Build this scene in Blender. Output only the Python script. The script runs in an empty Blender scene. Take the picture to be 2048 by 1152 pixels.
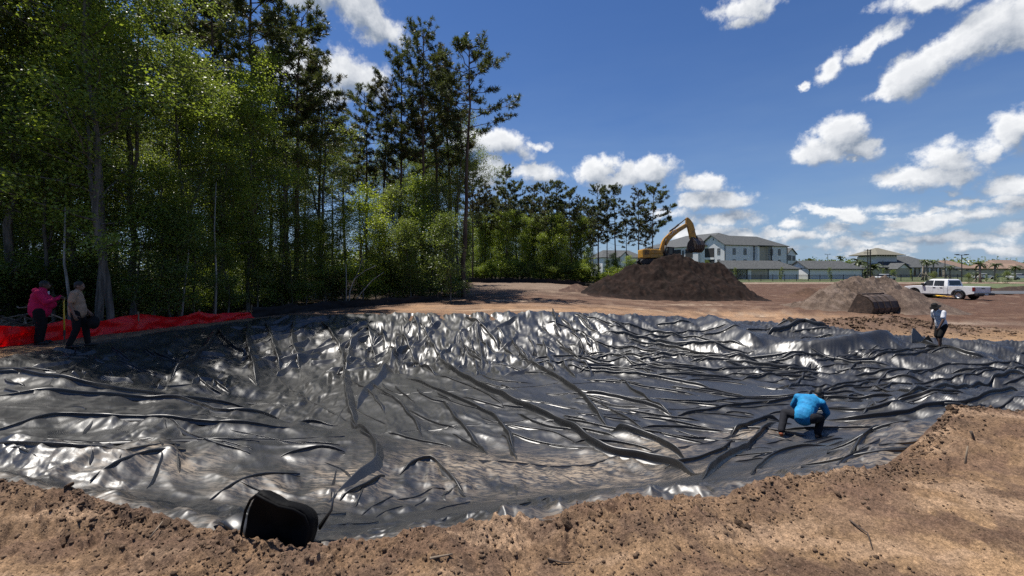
import bpy, bmesh, math, random
import numpy as np
from mathutils import Vector, Matrix, Euler

SC = bpy.context.scene
COL = SC.collection
R = math.radians

# ------------------------------------------------------------------ camera
F, HOR, EYE = 860.0, 540.0, 1.75          # focal length and horizon row for a 2048 x 1152 frame, eye height
cam_d = bpy.data.cameras.new('camera')
cam = bpy.data.objects.new('camera', cam_d)
COL.objects.link(cam)
cam_d.sensor_width = 36.0
cam_d.lens = 36.0 * F / 2048.0
cam_d.shift_y = -(576.0 - HOR) / 2048.0
cam_d.clip_start = 0.05
cam_d.clip_end = 9000
cam.location = (0, 0, EYE)
cam.rotation_euler = (R(90), 0, 0)
SC.camera = cam

# ------------------------------------------------------------------ sun, sky, exposure
SUN_AZ, SUN_EL = -54.0, 70.0              # degrees from +Y (negative = left), elevation
sun_d = bpy.data.lights.new('sun', 'SUN')
sun_d.energy = 4.6
sun_d.angle = R(0.55)
sun_d.color = (1.0, 0.95, 0.87)
sun = bpy.data.objects.new('sun', sun_d)
COL.objects.link(sun)
sdir = Vector((math.sin(R(SUN_AZ)) * math.cos(R(SUN_EL)), math.cos(R(SUN_AZ)) * math.cos(R(SUN_EL)), math.sin(R(SUN_EL))))
sun.rotation_euler = (-sdir).to_track_quat('-Z', 'Y').to_euler()
sun.location = sdir * 300

SKY_STRENGTH = 0.052
SC.view_settings.view_transform = 'Standard'
SC.view_settings.look = 'None'
SC.view_settings.exposure = 0.6
SC.view_settings.gamma = 1.0
SC.view_settings.use_curve_mapping = False
SC.render.engine = 'CYCLES'
SC.cycles.max_bounces = 6
SC.cycles.diffuse_bounces = 3
SC.cycles.glossy_bounces = 3
SC.cycles.transmission_bounces = 4
SC.cycles.transparent_max_bounces = 4
SC.cycles.sample_clamp_indirect = 6.0
SC.cycles.caustics_reflective = False
SC.cycles.caustics_refractive = False
SC.cycles.use_denoising = False

# small node helper -------------------------------------------------
class NT:
    def __init__(s, tree): s.t = tree; s.n = tree.nodes; s.l = tree.links
    def add(s, typ, **kw):
        nd = s.n.new(typ)
        for k, v in kw.items():
            if k.startswith('_'): setattr(nd, k[1:], v)
        return nd
    def put(s, sock, v):
        if isinstance(v, bpy.types.NodeSocket): s.l.new(v, sock)
        elif v is not None: sock.default_value = v
    def math(s, op, a, b=None, c=None, clamp=False):
        nd = s.n.new('ShaderNodeMath'); nd.operation = op; nd.use_clamp = clamp
        s.put(nd.inputs[0], a); s.put(nd.inputs[1], b); s.put(nd.inputs[2], c)
        return nd.outputs[0]
    def vmath(s, op, a, b=None, out=0):
        nd = s.n.new('ShaderNodeVectorMath'); nd.operation = op
        s.put(nd.inputs[0], a); s.put(nd.inputs[1], b)
        return nd.outputs[out]
    def mix(s, f, a, b, blend='MIX'):
        nd = s.n.new('ShaderNodeMix'); nd.data_type = 'RGBA'; nd.blend_type = blend
        s.put(nd.inputs[0], f); s.put(nd.inputs[6], a); s.put(nd.inputs[7], b)
        return nd.outputs[2]
    def fmix(s, f, a, b):
        nd = s.n.new('ShaderNodeMix'); nd.data_type = 'FLOAT'
        s.put(nd.inputs[0], f); s.put(nd.inputs[2], a); s.put(nd.inputs[3], b)
        return nd.outputs[0]
    def step(s, x, a, b, smooth=True, to0=0.0, to1=1.0):
        nd = s.n.new('ShaderNodeMapRange'); nd.interpolation_type = 'SMOOTHSTEP' if smooth else 'LINEAR'
        s.put(nd.inputs[0], x); s.put(nd.inputs[1], a); s.put(nd.inputs[2], b); s.put(nd.inputs[3], to0); s.put(nd.inputs[4], to1)
        return nd.outputs[0]
    def noise(s, vec, scale, detail=4, rough=0.55, dist=0.0):
        nd = s.n.new('ShaderNodeTexNoise'); s.put(nd.inputs['Vector'], vec)
        nd.inputs['Scale'].default_value = scale; nd.inputs['Detail'].default_value = detail
        nd.inputs['Roughness'].default_value = rough; nd.inputs['Distortion'].default_value = dist
        return nd.outputs[0]
    def comb(s, x, y, z):
        nd = s.n.new('ShaderNodeCombineXYZ'); s.put(nd.inputs[0], x); s.put(nd.inputs[1], y); s.put(nd.inputs[2], z)
        return nd.outputs[0]
    def sep(s, v):
        nd = s.n.new('ShaderNodeSeparateXYZ'); s.put(nd.inputs[0], v); return nd.outputs
def rgb(c): return (c[0], c[1], c[2], 1.0)

def build_world():
    w = bpy.data.worlds.new('World'); SC.world = w; w.use_nodes = True
    w.cycles.sampling_method = 'MANUAL'; w.cycles.sample_map_resolution = 1024
    # ---- node group: cloud density as a function of a (azimuth, elevation) direction
    g = bpy.data.node_groups.new('cloud_field', 'ShaderNodeTree')
    g.interface.new_socket('P', in_out='INPUT', socket_type='NodeSocketVector')
    g.interface.new_socket('D', in_out='OUTPUT', socket_type='NodeSocketFloat')
    N = NT(g)
    gi = g.nodes.new('NodeGroupInput'); go = g.nodes.new('NodeGroupOutput')
    P0 = gi.outputs[0]
    # warp the direction so that outlines billow
    nz = g.nodes.new('ShaderNodeTexNoise'); nz.inputs['Scale'].default_value = 9; nz.inputs['Detail'].default_value = 6; nz.inputs['Roughness'].default_value = 0.62
    N.put(nz.inputs['Vector'], P0)
    warp = N.vmath('MULTIPLY', N.vmath('SUBTRACT', nz.outputs[1], (0.5, 0.5, 0.5)), (0.10, 0.075, 0.0))
    P = N.vmath('ADD', P0, warp)
    clouds = [  # px, py, rx, ry, tilt (of the clouds seen, as directions)
        (640, -25, 120, 60, 0, 1), (720, 20, 95, 48, 0.45, 1), (775, 62, 38, 30, 0.6, .8),
        (700, 150, 85, 52, 0.25, 1), (600, 130, 60, 60, 0, .8), (660, 190, 45, 30, 0, .7),
        (985, 285, 80, 36, 0.1, 1), (1075, 290, 24, 12, 0.2, .8), (975, 345, 50, 40, 0, .9),
        (1070, 343, 52, 22, 0.1, 1), (1195, 338, 48, 30, 0, 1), (1290, 345, 72, 28, -.05, 1), (1235, 360, 60, 22, 0, 1),
        (1410, 367, 64, 24, 0, 1), (1432, 404, 72, 22, 0, 1), (1455, 441, 95, 20, 0, .9), (1400, 470, 80, 20, 0, .8),
        (1690, 258, 55, 42, 0, 1), (1640, 292, 72, 36, 0, 1), (1715, 288, 45, 25, 0.2, .9),
        (1880, 322, 72, 36, 0, 1), (1840, 350, 105, 26, 0, 1),
        (1960, 62, 120, 52, -0.42, 1.1), (1840, 140, 120, 40, -0.35, 1.1), (2060, 30, 110, 60, -.3, 1.1), (1770, 175, 60, 22, -.2, .8),
        (1740, 92, 68, 26, -0.4, .9), (1660, 135, 48, 26, -0.5, .9),
        (1490, 10, 70, 34, 0.1, .9), (1480, 42, 30, 20, 0, .7), (1850, 8, 110, 26, 0.1, .8),
        (2020, 262, 60, 42, -.2, .9), (1975, 290, 60, 20, -.5, .7), (2010, 365, 95, 26, -.05, .9),
        (1705, 424, 40, 18, 0, .8), (1590, 445, 36, 14, 0, .7), (1665, 455, 26, 18, 0, .6),
        (1780, 405, 70, 10, 0, .5), (1930, 395, 60, 9, 0, .5), (1620, 470, 60, 10, 0, .5), (1760, 470, 90, 14, 0, .6), (1990, 500, 120, 12, 0, .6), (1350, 430, 50, 12, 0, .6), (1550, 500, 90, 10, 0, .5), (1960, 420, 95, 18, -.08, .7), (1850, 440, 110, 22, 0, .75), (2030, 455, 80, 18, 0, .7), (1900, 480, 160, 16, 0, .7), (1700, 490, 90, 14, 0, .6), (1500, 480, 80, 16, 0, .6),
        (1600, 180, 10, 10, 0, .7), (1705, 315, 18, 8, 0, .6), (1990, 395, 60, 12, 0, .6),
        (-600, 150, 200, 60, 0, 1), (-300, -200, 200, 70, .2, 1), (-900, 330, 250, 50, 0, 1), (2600, 200, 220, 60, 0, 1), (3200, -100, 300, 80, 0, 1), (2500, 400, 200, 30, 0, 1),
    ]
    def ae(px, py):
        dx = px - 1024; return (math.atan2(dx, F), math.atan2(HOR - py, math.hypot(F, dx)))
    acc = None
    for (px, py, rx, ry, tilt, wgt) in clouds:
        a, e = ae(px, py)
        a1, e1 = ae(px + rx, py); a2, e2 = ae(px, py - ry)
        ra = abs(a1 - a) * 1.12; re = abs(e2 - e) * 1.12
        d = N.vmath('SUBTRACT', P, (a, e, 0))
        if abs(tilt) > .01:
            rot = g.nodes.new('ShaderNodeVectorRotate'); rot.rotation_type = 'Z_AXIS'
            N.put(rot.inputs['Vector'], d); rot.inputs['Angle'].default_value = tilt
            d = rot.outputs[0]
        d = N.vmath('MULTIPLY', d, (1 / ra, 1 / re, 0))
        ln = N.vmath('LENGTH', d, out=1)
        v = N.math('MULTIPLY_ADD', ln, -wgt, wgt)
        acc = v if acc is None else N.math('MAXIMUM', acc, v)
    # scattered cumulus in every direction away from the frame (behind and above)
    sp = N.sep(P0)
    az = N.math('ABSOLUTE', sp[0])
    fld = N.noise(N.vmath('MULTIPLY', P0, (1.0, 2.2, 1)), 2.6, 3, .5)
    gen = N.math('MULTIPLY_ADD', fld, 4.0, -2.35)
    away = N.math('MAXIMUM', N.step(az, 0.95, 1.25), N.step(sp[1], .62, .8))
    gen = N.fmix(away, -1.0, gen)
    acc = N.math('MAXIMUM', acc, gen)
    low = N.math('MULTIPLY_ADD', N.noise(N.vmath('MULTIPLY', P, (1.0, 3.2, 1)), 7.5, 4, .55), 4.2, -2.12)
    lm = N.math('MULTIPLY', N.step(sp[1], .19, .10), N.step(sp[0], .05, .5))
    acc = N.math('MAXIMUM', acc, N.fmix(lm, -1.0, low))
    fb = N.noise(P0, 22, 7, .62)
    D = N.math('ADD', acc, N.math('MULTIPLY_ADD', fb, 1.7, -0.90))
    g.links.new(D, go.inputs[0])
    # ---- world
    t = w.node_tree; t.nodes.clear(); W = NT(t)
    geo = t.nodes.new('ShaderNodeTexCoord')
    dirv = W.vmath('NORMALIZE', geo.outputs['Generated'])
    x, y, z = W.sep(dirv)
    azn = W.math('ARCTAN2', x, y)
    eln = W.math('ARCSINE', z)
    Pv = W.comb(azn, eln, 0.0)
    g1 = t.nodes.new('ShaderNodeGroup'); g1.node_tree = g; W.put(g1.inputs[0], Pv)
    g2 = t.nodes.new('ShaderNodeGroup'); g2.node_tree = g; W.put(g2.inputs[0], W.vmath('ADD', Pv, (-0.016, 0.030, 0)))
    D1, D2 = g1.outputs[0], g2.outputs[0]
    alpha = W.step(D1, -0.10, 0.46)
    lit = W.math('MULTIPLY_ADD', W.math('SUBTRACT', D1, D2), 0.80, 0.36, clamp=True)
    thick = W.step(D1, 0.1, 0.9)
    lit = W.math('MULTIPLY', lit, W.fmix(thick, 1.15, 0.80))
    K = 1.0 / SKY_STRENGTH
    ccol = W.mix(lit, (0.185 * K, 0.22 * K, 0.275 * K, 1), (0.66 * K, 0.665 * K, 0.67 * K, 1))
    sky = t.nodes.new('ShaderNodeTexSky'); sky.sky_type = 'NISHITA'; sky.sun_disc = False
    sky.sun_elevation = R(SUN_EL); sky.sun_rotation = R(SUN_AZ); sky.air_density = 1.0; sky.dust_density = 0.3; sky.ozone_density = 4.0
    # the air near the horizon carries thin grey-blue cloud haze
    hz = W.math('POWER', W.math('SUBTRACT', 1.0, W.math('ABSOLUTE', z), clamp=True), 5.5)
    veil = W.math('MULTIPLY', hz, W.math('MULTIPLY_ADD', W.noise(W.vmath('MULTIPLY', Pv, (1, 4, 1)), 5, 4), 1.3, .36), clamp=True)
    skyc = W.mix(veil, W.vmath('MULTIPLY', sky.outputs[0], (.62, .88, 1.26)), (0.22 * K, 0.30 * K, 0.40 * K, 1))
    up = W.step(z, -0.01, 0.03)
    col = W.mix(W.math('MULTIPLY', W.math('MULTIPLY', alpha, 0.96), up), skyc, ccol)
    bg = t.nodes.new('ShaderNodeBackground'); bg.inputs[1].default_value = SKY_STRENGTH
    W.put(bg.inputs[0], col)
    out = t.nodes.new('ShaderNodeOutputWorld'); t.links.new(bg.outputs[0], out.inputs[0])
build_world()

# ------------------------------------------------------------------ noise and maths (numpy)
_rs = np.random.RandomState(11)
_A = _rs.rand(256, 256) * 2 * np.pi
_GX, _GY = np.cos(_A).astype(np.float32), np.sin(_A).astype(np.float32)
def gn(x, y):
    xi = np.floor(x).astype(np.int32); yi = np.floor(y).astype(np.int32)
    fx = (x - xi).astype(np.float32); fy = (y - yi).astype(np.float32)
    u = fx * fx * fx * (fx * (fx * 6 - 15) + 10); v = fy * fy * fy * (fy * (fy * 6 - 15) + 10)
    x0, x1, y0, y1 = xi & 255, (xi + 1) & 255, yi & 255, (yi + 1) & 255
    a = _GX[x0, y0] * fx + _GY[x0, y0] * fy
    b = _GX[x1, y0] * (fx - 1) + _GY[x1, y0] * fy
    c = _GX[x0, y1] * fx + _GY[x0, y1] * (fy - 1)
    d = _GX[x1, y1] * (fx - 1) + _GY[x1, y1] * (fy - 1)
    return 1.5 * ((a + (b - a) * u) * (1 - v) + (c + (d - c) * u) * v)
def fbm(x, y, o=4, gain=.5):
    s = 0; a = 1.0; t = 0
    for i in range(o):
        s = s + a * gn(x * 2.03 ** i + 17.3 * i, y * 2.03 ** i - 9.1 * i); t += a; a *= gain
    return s / t
def ridg(x, y, o=3, gain=.5):
    s = 0; a = 1.0; t = 0
    for i in range(o):
        n = 1 - np.abs(gn(x * 2.1 ** i + 31.7 * i, y * 2.1 ** i + 5.3 * i)) * 1.6
        s = s + a * n; t += a; a *= gain
    return s / t
_HV = _rs.rand(256, 256).astype(np.float32) * 2 - 1
def facet(x, y):
    """flat triangular facets with sharp creases between them (random heights on a skewed lattice)"""
    u = x + y * .5; v = y * .866
    xi = np.floor(u).astype(np.int32); yi = np.floor(v).astype(np.int32)
    fx = (u - xi).astype(np.float32); fy = (v - yi).astype(np.float32)
    x0, x1, y0, y1 = xi & 255, (xi + 1) & 255, yi & 255, (yi + 1) & 255
    a, b, c, d = _HV[x0, y0], _HV[x1, y0], _HV[x0, y1], _HV[x1, y1]
    lo = a + (b - a) * fx + (c - a) * fy
    hi = d + (c - d) * (1 - fx) + (b - d) * (1 - fy)
    return np.where(fx + fy < 1, lo, hi)
def crumple(x, y, warp=.35):
    wx = x + warp * gn(x * .9 + 3, y * .9); wy = y + warp * gn(x * .9 + 40, y * .9 + 8)
    return facet(wx, wy) + .45 * facet(wx * 2.3 * .8 - wy * 2.3 * .6 + 9, wx * 2.3 * .6 + wy * 2.3 * .8) + .2 * facet(wx * 4.9 * .3 + wy * 4.9 * .95 + 70, -wx * 4.9 * .95 + wy * 4.9 * .3)
def ss(a, b, x):
    t = np.clip((x - a) / (b - a), 0, 1); return t * t * (3 - 2 * t)
def smax(a, b, k):
    h = np.clip(.5 + .5 * (a - b) / k, 0, 1)
    return b + (a - b) * h + k * h * (1 - h)
def at(px, py, Y): return ((px - 1024) / F * Y, Y, EYE - (py - HOR) / F * Y)
def seg_dist(x, y, P):
    """distance to a polyline, with arc parameter and side (positive = left of travel)"""
    P = np.asarray(P, dtype=np.float64)
    best = np.full(x.shape, 1e9); par = np.zeros(x.shape); side = np.ones(x.shape)
    L = np.hypot(*(P[1:] - P[:-1]).T); T = L.sum(); acc = 0
    for i in range(len(P) - 1):
        ax, ay = P[i]; bx, by = P[i + 1]; dx, dy = bx - ax, by - ay
        l2 = dx * dx + dy * dy + 1e-9
        t = np.clip(((x - ax) * dx + (y - ay) * dy) / l2, 0, 1)
        ex, ey = x - ax - t * dx, y - ay - t * dy
        d = ex * ex + ey * ey
        m = d < best
        best = np.where(m, d, best)
        par = np.where(m, (acc + t * L[i]) / T, par)
        side = np.where(m, np.sign(dx * ey - dy * ex), side)
        acc += L[i]
    return np.sqrt(best), par, side
def in_poly(x, y, P):
    c = np.zeros(x.shape, bool); n = len(P)
    for i in range(n):
        x1, y1 = P[i]; x2, y2 = P[(i + 1) % n]
        if y1 == y2: continue
        c ^= ((y1 > y) != (y2 > y)) & (x < (x2 - x1) * (y - y1) / (y2 - y1) + x1)
    return c

# ------------------------------------------------------------------ the lie of the land
NEAR = [at(*p)[:2] for p in [(-420, 900, 4.6), (-200, 915, 4.1), (0, 948, 3.65), (110, 965, 3.5), (210, 985, 3.35), (330, 1012, 3.15), (420, 1042, 2.98), (500, 1070, 2.85), (580, 1078, 2.8), (660, 1068, 2.83), (780, 1055, 2.9), (900, 1040, 3.0), (1020, 1022, 3.1), (1130, 1000, 3.25), (1220, 985, 3.4), (1300, 984, 3.42), (1390, 978, 3.45), (1468, 974, 3.5), (1500, 955, 3.65), (1600, 945, 3.75), (1700, 934, 3.9), (1780, 928, 4.0), (1850, 885, 4.45), (1900, 838, 5.0), (1960, 812, 5.35), (2060, 805, 5.7), (2250, 795, 6.3), (2500, 785, 7.4)]]
RIGHT = [NEAR[-1], (15.5, 8.5), (18.8, 11.0), (20.0, 13.2), at(2200, 696, 14.9)[:2], at(2048, 690, 15.8)[:2]]
FAR = [at(2048, 690, 15.8)[:2], at(1960, 686, 16.3)[:2], at(1890, 683, 16.7)[:2], at(1830, 676, 17.3)[:2], at(1760, 672, 17.8)[:2], at(1700, 664, 18.8)[:2], at(1645, 655, 19.8)[:2], at(1630, 640, 21.3)[:2], at(1575, 626, 22.6)[:2], at(1500, 622, 23.0)[:2], at(1400, 619, 23.3)[:2], at(1300, 620, 23.2)[:2], at(1200, 622, 23.0)[:2], at(1100, 622, 23.0)[:2], at(1000, 627, 22.2)[:2], at(900, 626, 22.2)[:2], at(800, 624, 22.3)[:2], at(700, 627, 21.6)[:2], at(600, 632, 20.5)[:2], at(530, 637, 19.4)[:2]]
LEFT = [FAR[-1], at(480, 645, 18.2)[:2], at(400, 657, 16.1)[:2], at(300, 673, 13.9)[:2], at(200, 690, 12.1)[:2], at(100, 706, 10.8)[:2], at(0, 726, 9.6)[:2], at(-150, 765, 8.0)[:2], at(-350, 830, 6.2)[:2], NEAR[0]]
POLY = NEAR + RIGHT[1:] + FAR[1:] + LEFT[1:-1]
FLOOR_Z = -1.85
def mounds(x, y):
    m = 0.20 * np.exp(-(((x - 5.5) / 1.5) ** 2 + ((y - 4.7) / 0.85) ** 2))          # spoil bank, near right
    m = m + 0.10 * np.exp(-(((x - 3.1) / 0.9) ** 2 + ((y - 3.1) / 0.5) ** 2))
    m = m + 0.05 * np.exp(-(((x - 1.15) / 0.8) ** 2 + ((y - 3.05) / 0.28) ** 2))
    m = m + 0.08 * np.exp(-(((x + 4.2) / 1.1) ** 2 + ((y - 3.2) / 0.5) ** 2))
    m = m + 0.55 * np.exp(-(((x - 17.2) / 3.6) ** 2 + ((y - 20.2) / 1.5) ** 2))       # rough bank behind the liner
    return m
def base(x, y):
    z = -0.085 * ss(1.9, 2.8, y) - 0.40 * ss(3, 22, y) - 0.58 * ss(1, 15, x) * ss(3, 12, y)
    z = z + 0.42 * ss(32, 62, y) * (1 - ss(4, 26, x)) + 0.45 * ss(55, 95, y) * ss(4, 26, x)
    return z + mounds(x, y)
def pond(x, y):
    """bare pond shape, plus signed distance inside the liner's outline"""
    B = base(x, y)
    z = np.full(x.shape, FLOOR_Z) + 0.03 * fbm(x * .4, y * .4, 2)
    dm = None
    for P, s in ((NEAR, .50 + .25 * ss(2, 5, -x)), (RIGHT, .20), (FAR, None), (LEFT, .34 - .17 * (1 - ss(7, 11, y)))):
        d, _, _ = seg_dist(x, y, P)
        if s is None: s = .29 - .16 * ss(4, 13, x)
        z = smax(z, B - s * d, .22)
        dm = d if dm is None else np.minimum(dm, d)
    inside = in_poly(x, y, POLY)
    sd = np.where(inside, dm, -dm)
    # a broad, shallow shelf on the left where the sheet has been pulled forward
    z = np.where(inside, np.minimum(z, B), B)
    return z, sd
def rough(x, y):
    """clods, ruts and footprints of the loose soil"""
    near = np.exp(-np.hypot(x, y - 3) / 6.0)
    r = 0.085 * fbm(x * .7, y * .7, 3) * (0.5 + 1.3 * near)
    c = fbm(x * 3.3 + 5, y * 3.3, 5, .62)
    patch = ss(-.15, .35, fbm(x * .55 + 40, y * .55, 3))
    dn, _, _ = seg_dist(x, y, NEAR)
    edge = np.exp(-(dn / .55) ** 2)
    amp = (0.012 + 0.05 * patch + 0.065 * edge) * (1 - ss(8, 20, y)) + 0.03 * ss(8, 20, y)
    r = r + amp * c
    cl = np.maximum(0, crumple(x * 7 + 3, y * 7, .5) - .15)
    r = r + cl * (0.010 + .050 * edge + .035 * patch) * (1 - ss(7, 14, y))
    c4 = crumple(x * 19 + 9, y * 19, .4)
    r = r + c4 * (.003 + .014 * edge + .010 * patch) * (1 - ss(5, 9, y))
    # tracks of a machine along the bottom
    tm = np.exp(-((y - 2.62 - .06 * x - .05 * np.sin(x)) / .2) ** 2) * ss(-.9, .2, x) + .8 * np.exp(-((y - 3.15 - .22 * (x - 3)) / .3) ** 2) * ss(1.6, 2.6, x) * (1 - ss(5.5, 7, x))
    ph = x * 1.0 + .35 * y + .05 * gn(x * 2, y * 2)
    r = r + tm * ss(-.3, .2, gn(x * .9 + 5, y * .9)) * .028 * np.abs(np.sin(np.pi * ph / .17))
    r = r + .02 * (ridg(x * 1.3 + 8, y * 2.1, 2) - .5) * near * (1 - edge)
    r = r + .030 * edge
    # tracked ruts on the haul strip behind the pond and over the far yard
    yard = ss(21, 24, y) * (1 - ss(60, 80, y)) * ss(-9, -4, x)
    r = r + yard * (.10 * fbm(x * .25, y * 1.6, 4) + .08 * ridg(x * .12 + .05 * y, y * .9, 3) - .08)
    bank = np.exp(-(((x - 17) / 4.2) ** 2 + ((y - 19.8) / 1.9) ** 2))
    r = r + bank * (.34 * fbm(x * 1.1, y * 1.1, 4, .65) + .16 * np.maximum(0, crumple(x * 2.6, y * 2.0)))
    return r
def ground_z(x, y):
    x = np.atleast_1d(np.asarray(x, float)); y = np.atleast_1d(np.asarray(y, float))
    z, sd = pond(x, y)
    out = 1 - ss(-.02, .10, sd)
    return z + rough(x, y) * out - 0.07 * ss(0.0, .25, sd)
def gz(x, y): return float(ground_z(x, y)[0])
def hit(px, py):
    """where the sight line through a picture point meets the bare pond or ground"""
    Y = np.concatenate([np.arange(1.5, 40, .01), np.arange(40, 140, .1)])
    X = (px - 1024) / F * Y; Z = EYE - (py - HOR) / F * Y
    z, _ = pond(X, Y)
    i = int(np.argmax(Z <= z))
    return (X[i], Y[i])
def hits(L):
    out = []
    for p in L: out.append(hit(*p))
    return out

# ------------------------------------------------------------------ object helpers
def mesh_np(name, V, Q, smooth=False):
    V = np.asarray(V, np.float32).reshape(-1, 3); Q = np.asarray(Q, np.int32)
    me = bpy.data.meshes.new(name)
    k = Q.shape[1]
    me.vertices.add(len(V)); me.vertices.foreach_set('co', V.ravel())
    me.loops.add(Q.size); me.loops.foreach_set('vertex_index', Q.ravel())
    me.polygons.add(len(Q)); me.polygons.foreach_set('loop_start', np.arange(len(Q), dtype=np.int32) * k)
    me.update(calc_edges=True)
    if smooth: me.polygons.foreach_set('use_smooth', np.ones(len(Q), bool))
    return me
def link(name, me, mats=None, parent=None):
    o = bpy.data.objects.new(name, me); COL.objects.link(o)
    if mats is not None and me is not None:
        for m in (mats if isinstance(mats, (list, tuple)) else [mats]):
            if m.name not in [q.name for q in me.materials if q]: me.materials.append(m)
    if parent is not None: o.parent = parent
    return o
def tag(o, label=None, cat=None, group=None, kind=None):
    if label: o['label'] = label
    if cat: o['category'] = cat
    if group: o['group'] = group
    if kind: o['kind'] = kind
    return o
def thing(name, label, cat, loc=(0, 0, 0), rz=0.0, group=None):
    o = bpy.data.objects.new(name, None); COL.objects.link(o)
    o.location = loc; o.rotation_euler = (0, 0, rz); o.empty_display_size = .2
    return tag(o, label, cat, group)
_kids = {}
def dup(root, loc=None, rz=None, sc=None, label=None, group=None):
    kids = [c for c in COL.objects if c.parent == root] if root.name not in _kids else [COL.objects[n] for n in _kids[root.name]]
    _kids[root.name] = [c.name for c in kids]
    r = root.copy(); COL.objects.link(r)
    if loc is not None: r.location = loc
    if rz is not None: r.rotation_euler = (r.rotation_euler[0], r.rotation_euler[1], rz)
    if sc is not None: r.scale = sc if isinstance(sc, (tuple, list)) else (sc, sc, sc)
    if label: r['label'] = label
    if group: r['group'] = group
    for c in kids:
        k = c.copy(); COL.objects.link(k); k.parent = r
    return r
class MB:
    """collects boxes, prisms, tubes and lathes and links them as one mesh"""
    def __init__(s): s.v = []; s.f = []; s.n = 0
    def add(s, V, Fs):
        s.v.extend([tuple(map(float, p)) for p in V]); s.f.extend([tuple(int(i) + s.n for i in f) for f in Fs]); s.n += len(V); return s
    def box(s, x0, x1, y0, y1, z0, z1, M=None):
        V = [Vector(p) for p in ((x0, y0, z0), (x1, y0, z0), (x1, y1, z0), (x0, y1, z0), (x0, y0, z1), (x1, y0, z1), (x1, y1, z1), (x0, y1, z1))]
        if M is not None: V = [M @ p for p in V]
        return s.add(V, [(0, 3, 2, 1), (4, 5, 6, 7), (0, 1, 5, 4), (1, 2, 6, 5), (2, 3, 7, 6), (3, 0, 4, 7)])
    def prism(s, pts, a, b, axis='y', M=None):
        n = len(pts); V = []
        for w in (a, b):
            for (p, q) in pts:
                V.append(Vector({'y': (p, w, q), 'x': (w, p, q), 'z': (p, q, w)}[axis]))
        if M is not None: V = [M @ p for p in V]
        Fs = [tuple(range(n)), tuple(range(2 * n - 1, n - 1, -1))] + [(i, i + n, (i + 1) % n + n, (i + 1) % n) for i in range(n)]
        return s.add(V, Fs)
    def loft(s, rings, cap=True):
        k = len(rings[0]); V = [p for r in rings for p in r]; Fs = []
        for i in range(len(rings) - 1):
            for j in range(k):
                Fs.append((i * k + j, i * k + (j + 1) % k, (i + 1) * k + (j + 1) % k, (i + 1) * k + j))
        if cap: Fs += [tuple(range(k - 1, -1, -1)), tuple((len(rings) - 1) * k + j for j in range(k))]
        return s.add(V, Fs)
    def tube(s, pts, rad, sides=8, cap=True, squash=1.0):
        pts = [Vector(p) for p in pts]; n = len(pts)
        if not isinstance(rad, (list, tuple)): rad = [rad] * n
        rings = []; up = None
        for i in range(n):
            d = (pts[min(i + 1, n - 1)] - pts[max(i - 1, 0)]).normalized()
            if up is None: up = Vector((0, 0, 1)) if abs(d.z) < .9 else Vector((0, 1, 0))
            a = d.cross(up)
            if a.length < 1e-5: a = d.cross(Vector((1, 0, 0)))
            a.normalize(); b = a.cross(d).normalized(); up = b
            rings.append([pts[i] + (a * math.cos(2 * math.pi * j / sides) + b * math.sin(2 * math.pi * j / sides) * squash) * rad[i] for j in range(sides)])
        return s.loft(rings, cap)
    def lathe(s, prof, M=None, seg=16):
        rings = []
        for (r, z) in prof:
            ring = [Vector((r * math.cos(2 * math.pi * j / seg), r * math.sin(2 * math.pi * j / seg), z)) for j in range(seg)]
            rings.append([M @ p for p in ring] if M is not None else ring)
        return s.loft(rings)
    def ell(s, c, r, M=None, seg=12, rows=8):
        c = Vector(c); rings = []
        for i in range(rows + 1):
            th = math.pi * (i + .02 if i == 0 else (i - .02 if i == rows else i)) / rows
            ring = []
            for j in range(seg):
                ph = 2 * math.pi * j / seg
                p = Vector((r[0] * math.sin(th) * math.cos(ph), r[1] * math.sin(th) * math.sin(ph), -r[2] * math.cos(th)))
                ring.append(c + (M @ p if M is not None else p))
            rings.append(ring)
        return s.loft(rings)
    def cap(s, a, b, ra, rb, seg=10):
        a, b = Vector(a), Vector(b); d = (b - a)
        if d.length < 1e-5: d = Vector((0, 0, 1e-4))
        u = d.normalized(); pts, rad = [], []
        for k in (-.98, -.75, -.4): pts.append(a + u * ra * k); rad.append(ra * math.sqrt(1 - k * k))
        pts += [a, b]; rad += [ra, rb]
        for k in (.4, .75, .98): pts.append(b + u * rb * k); rad.append(rb * math.sqrt(1 - k * k))
        return s.tube(pts, rad, seg)
    def mesh(s, name, smooth=False):
        me = bpy.data.meshes.new(name); me.from_pydata(s.v, [], s.f); me.update()
        bm = bmesh.new(); bm.from_mesh(me); bmesh.ops.recalc_face_normals(bm, faces=bm.faces); bm.to_mesh(me); bm.free()
        if smooth: me.polygons.foreach_set('use_smooth', np.ones(len(me.polygons), bool))
        return me
    def build(s, name, m, parent=None, smooth=False, bevel=0.0):
        o = link(name, s.mesh(name, smooth), m, parent)
        if bevel:
            bv = o.modifiers.new('bevel', 'BEVEL'); bv.width = bevel; bv.segments = 2; bv.limit_method = 'ANGLE'; bv.angle_limit = R(35)
        return o

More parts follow.
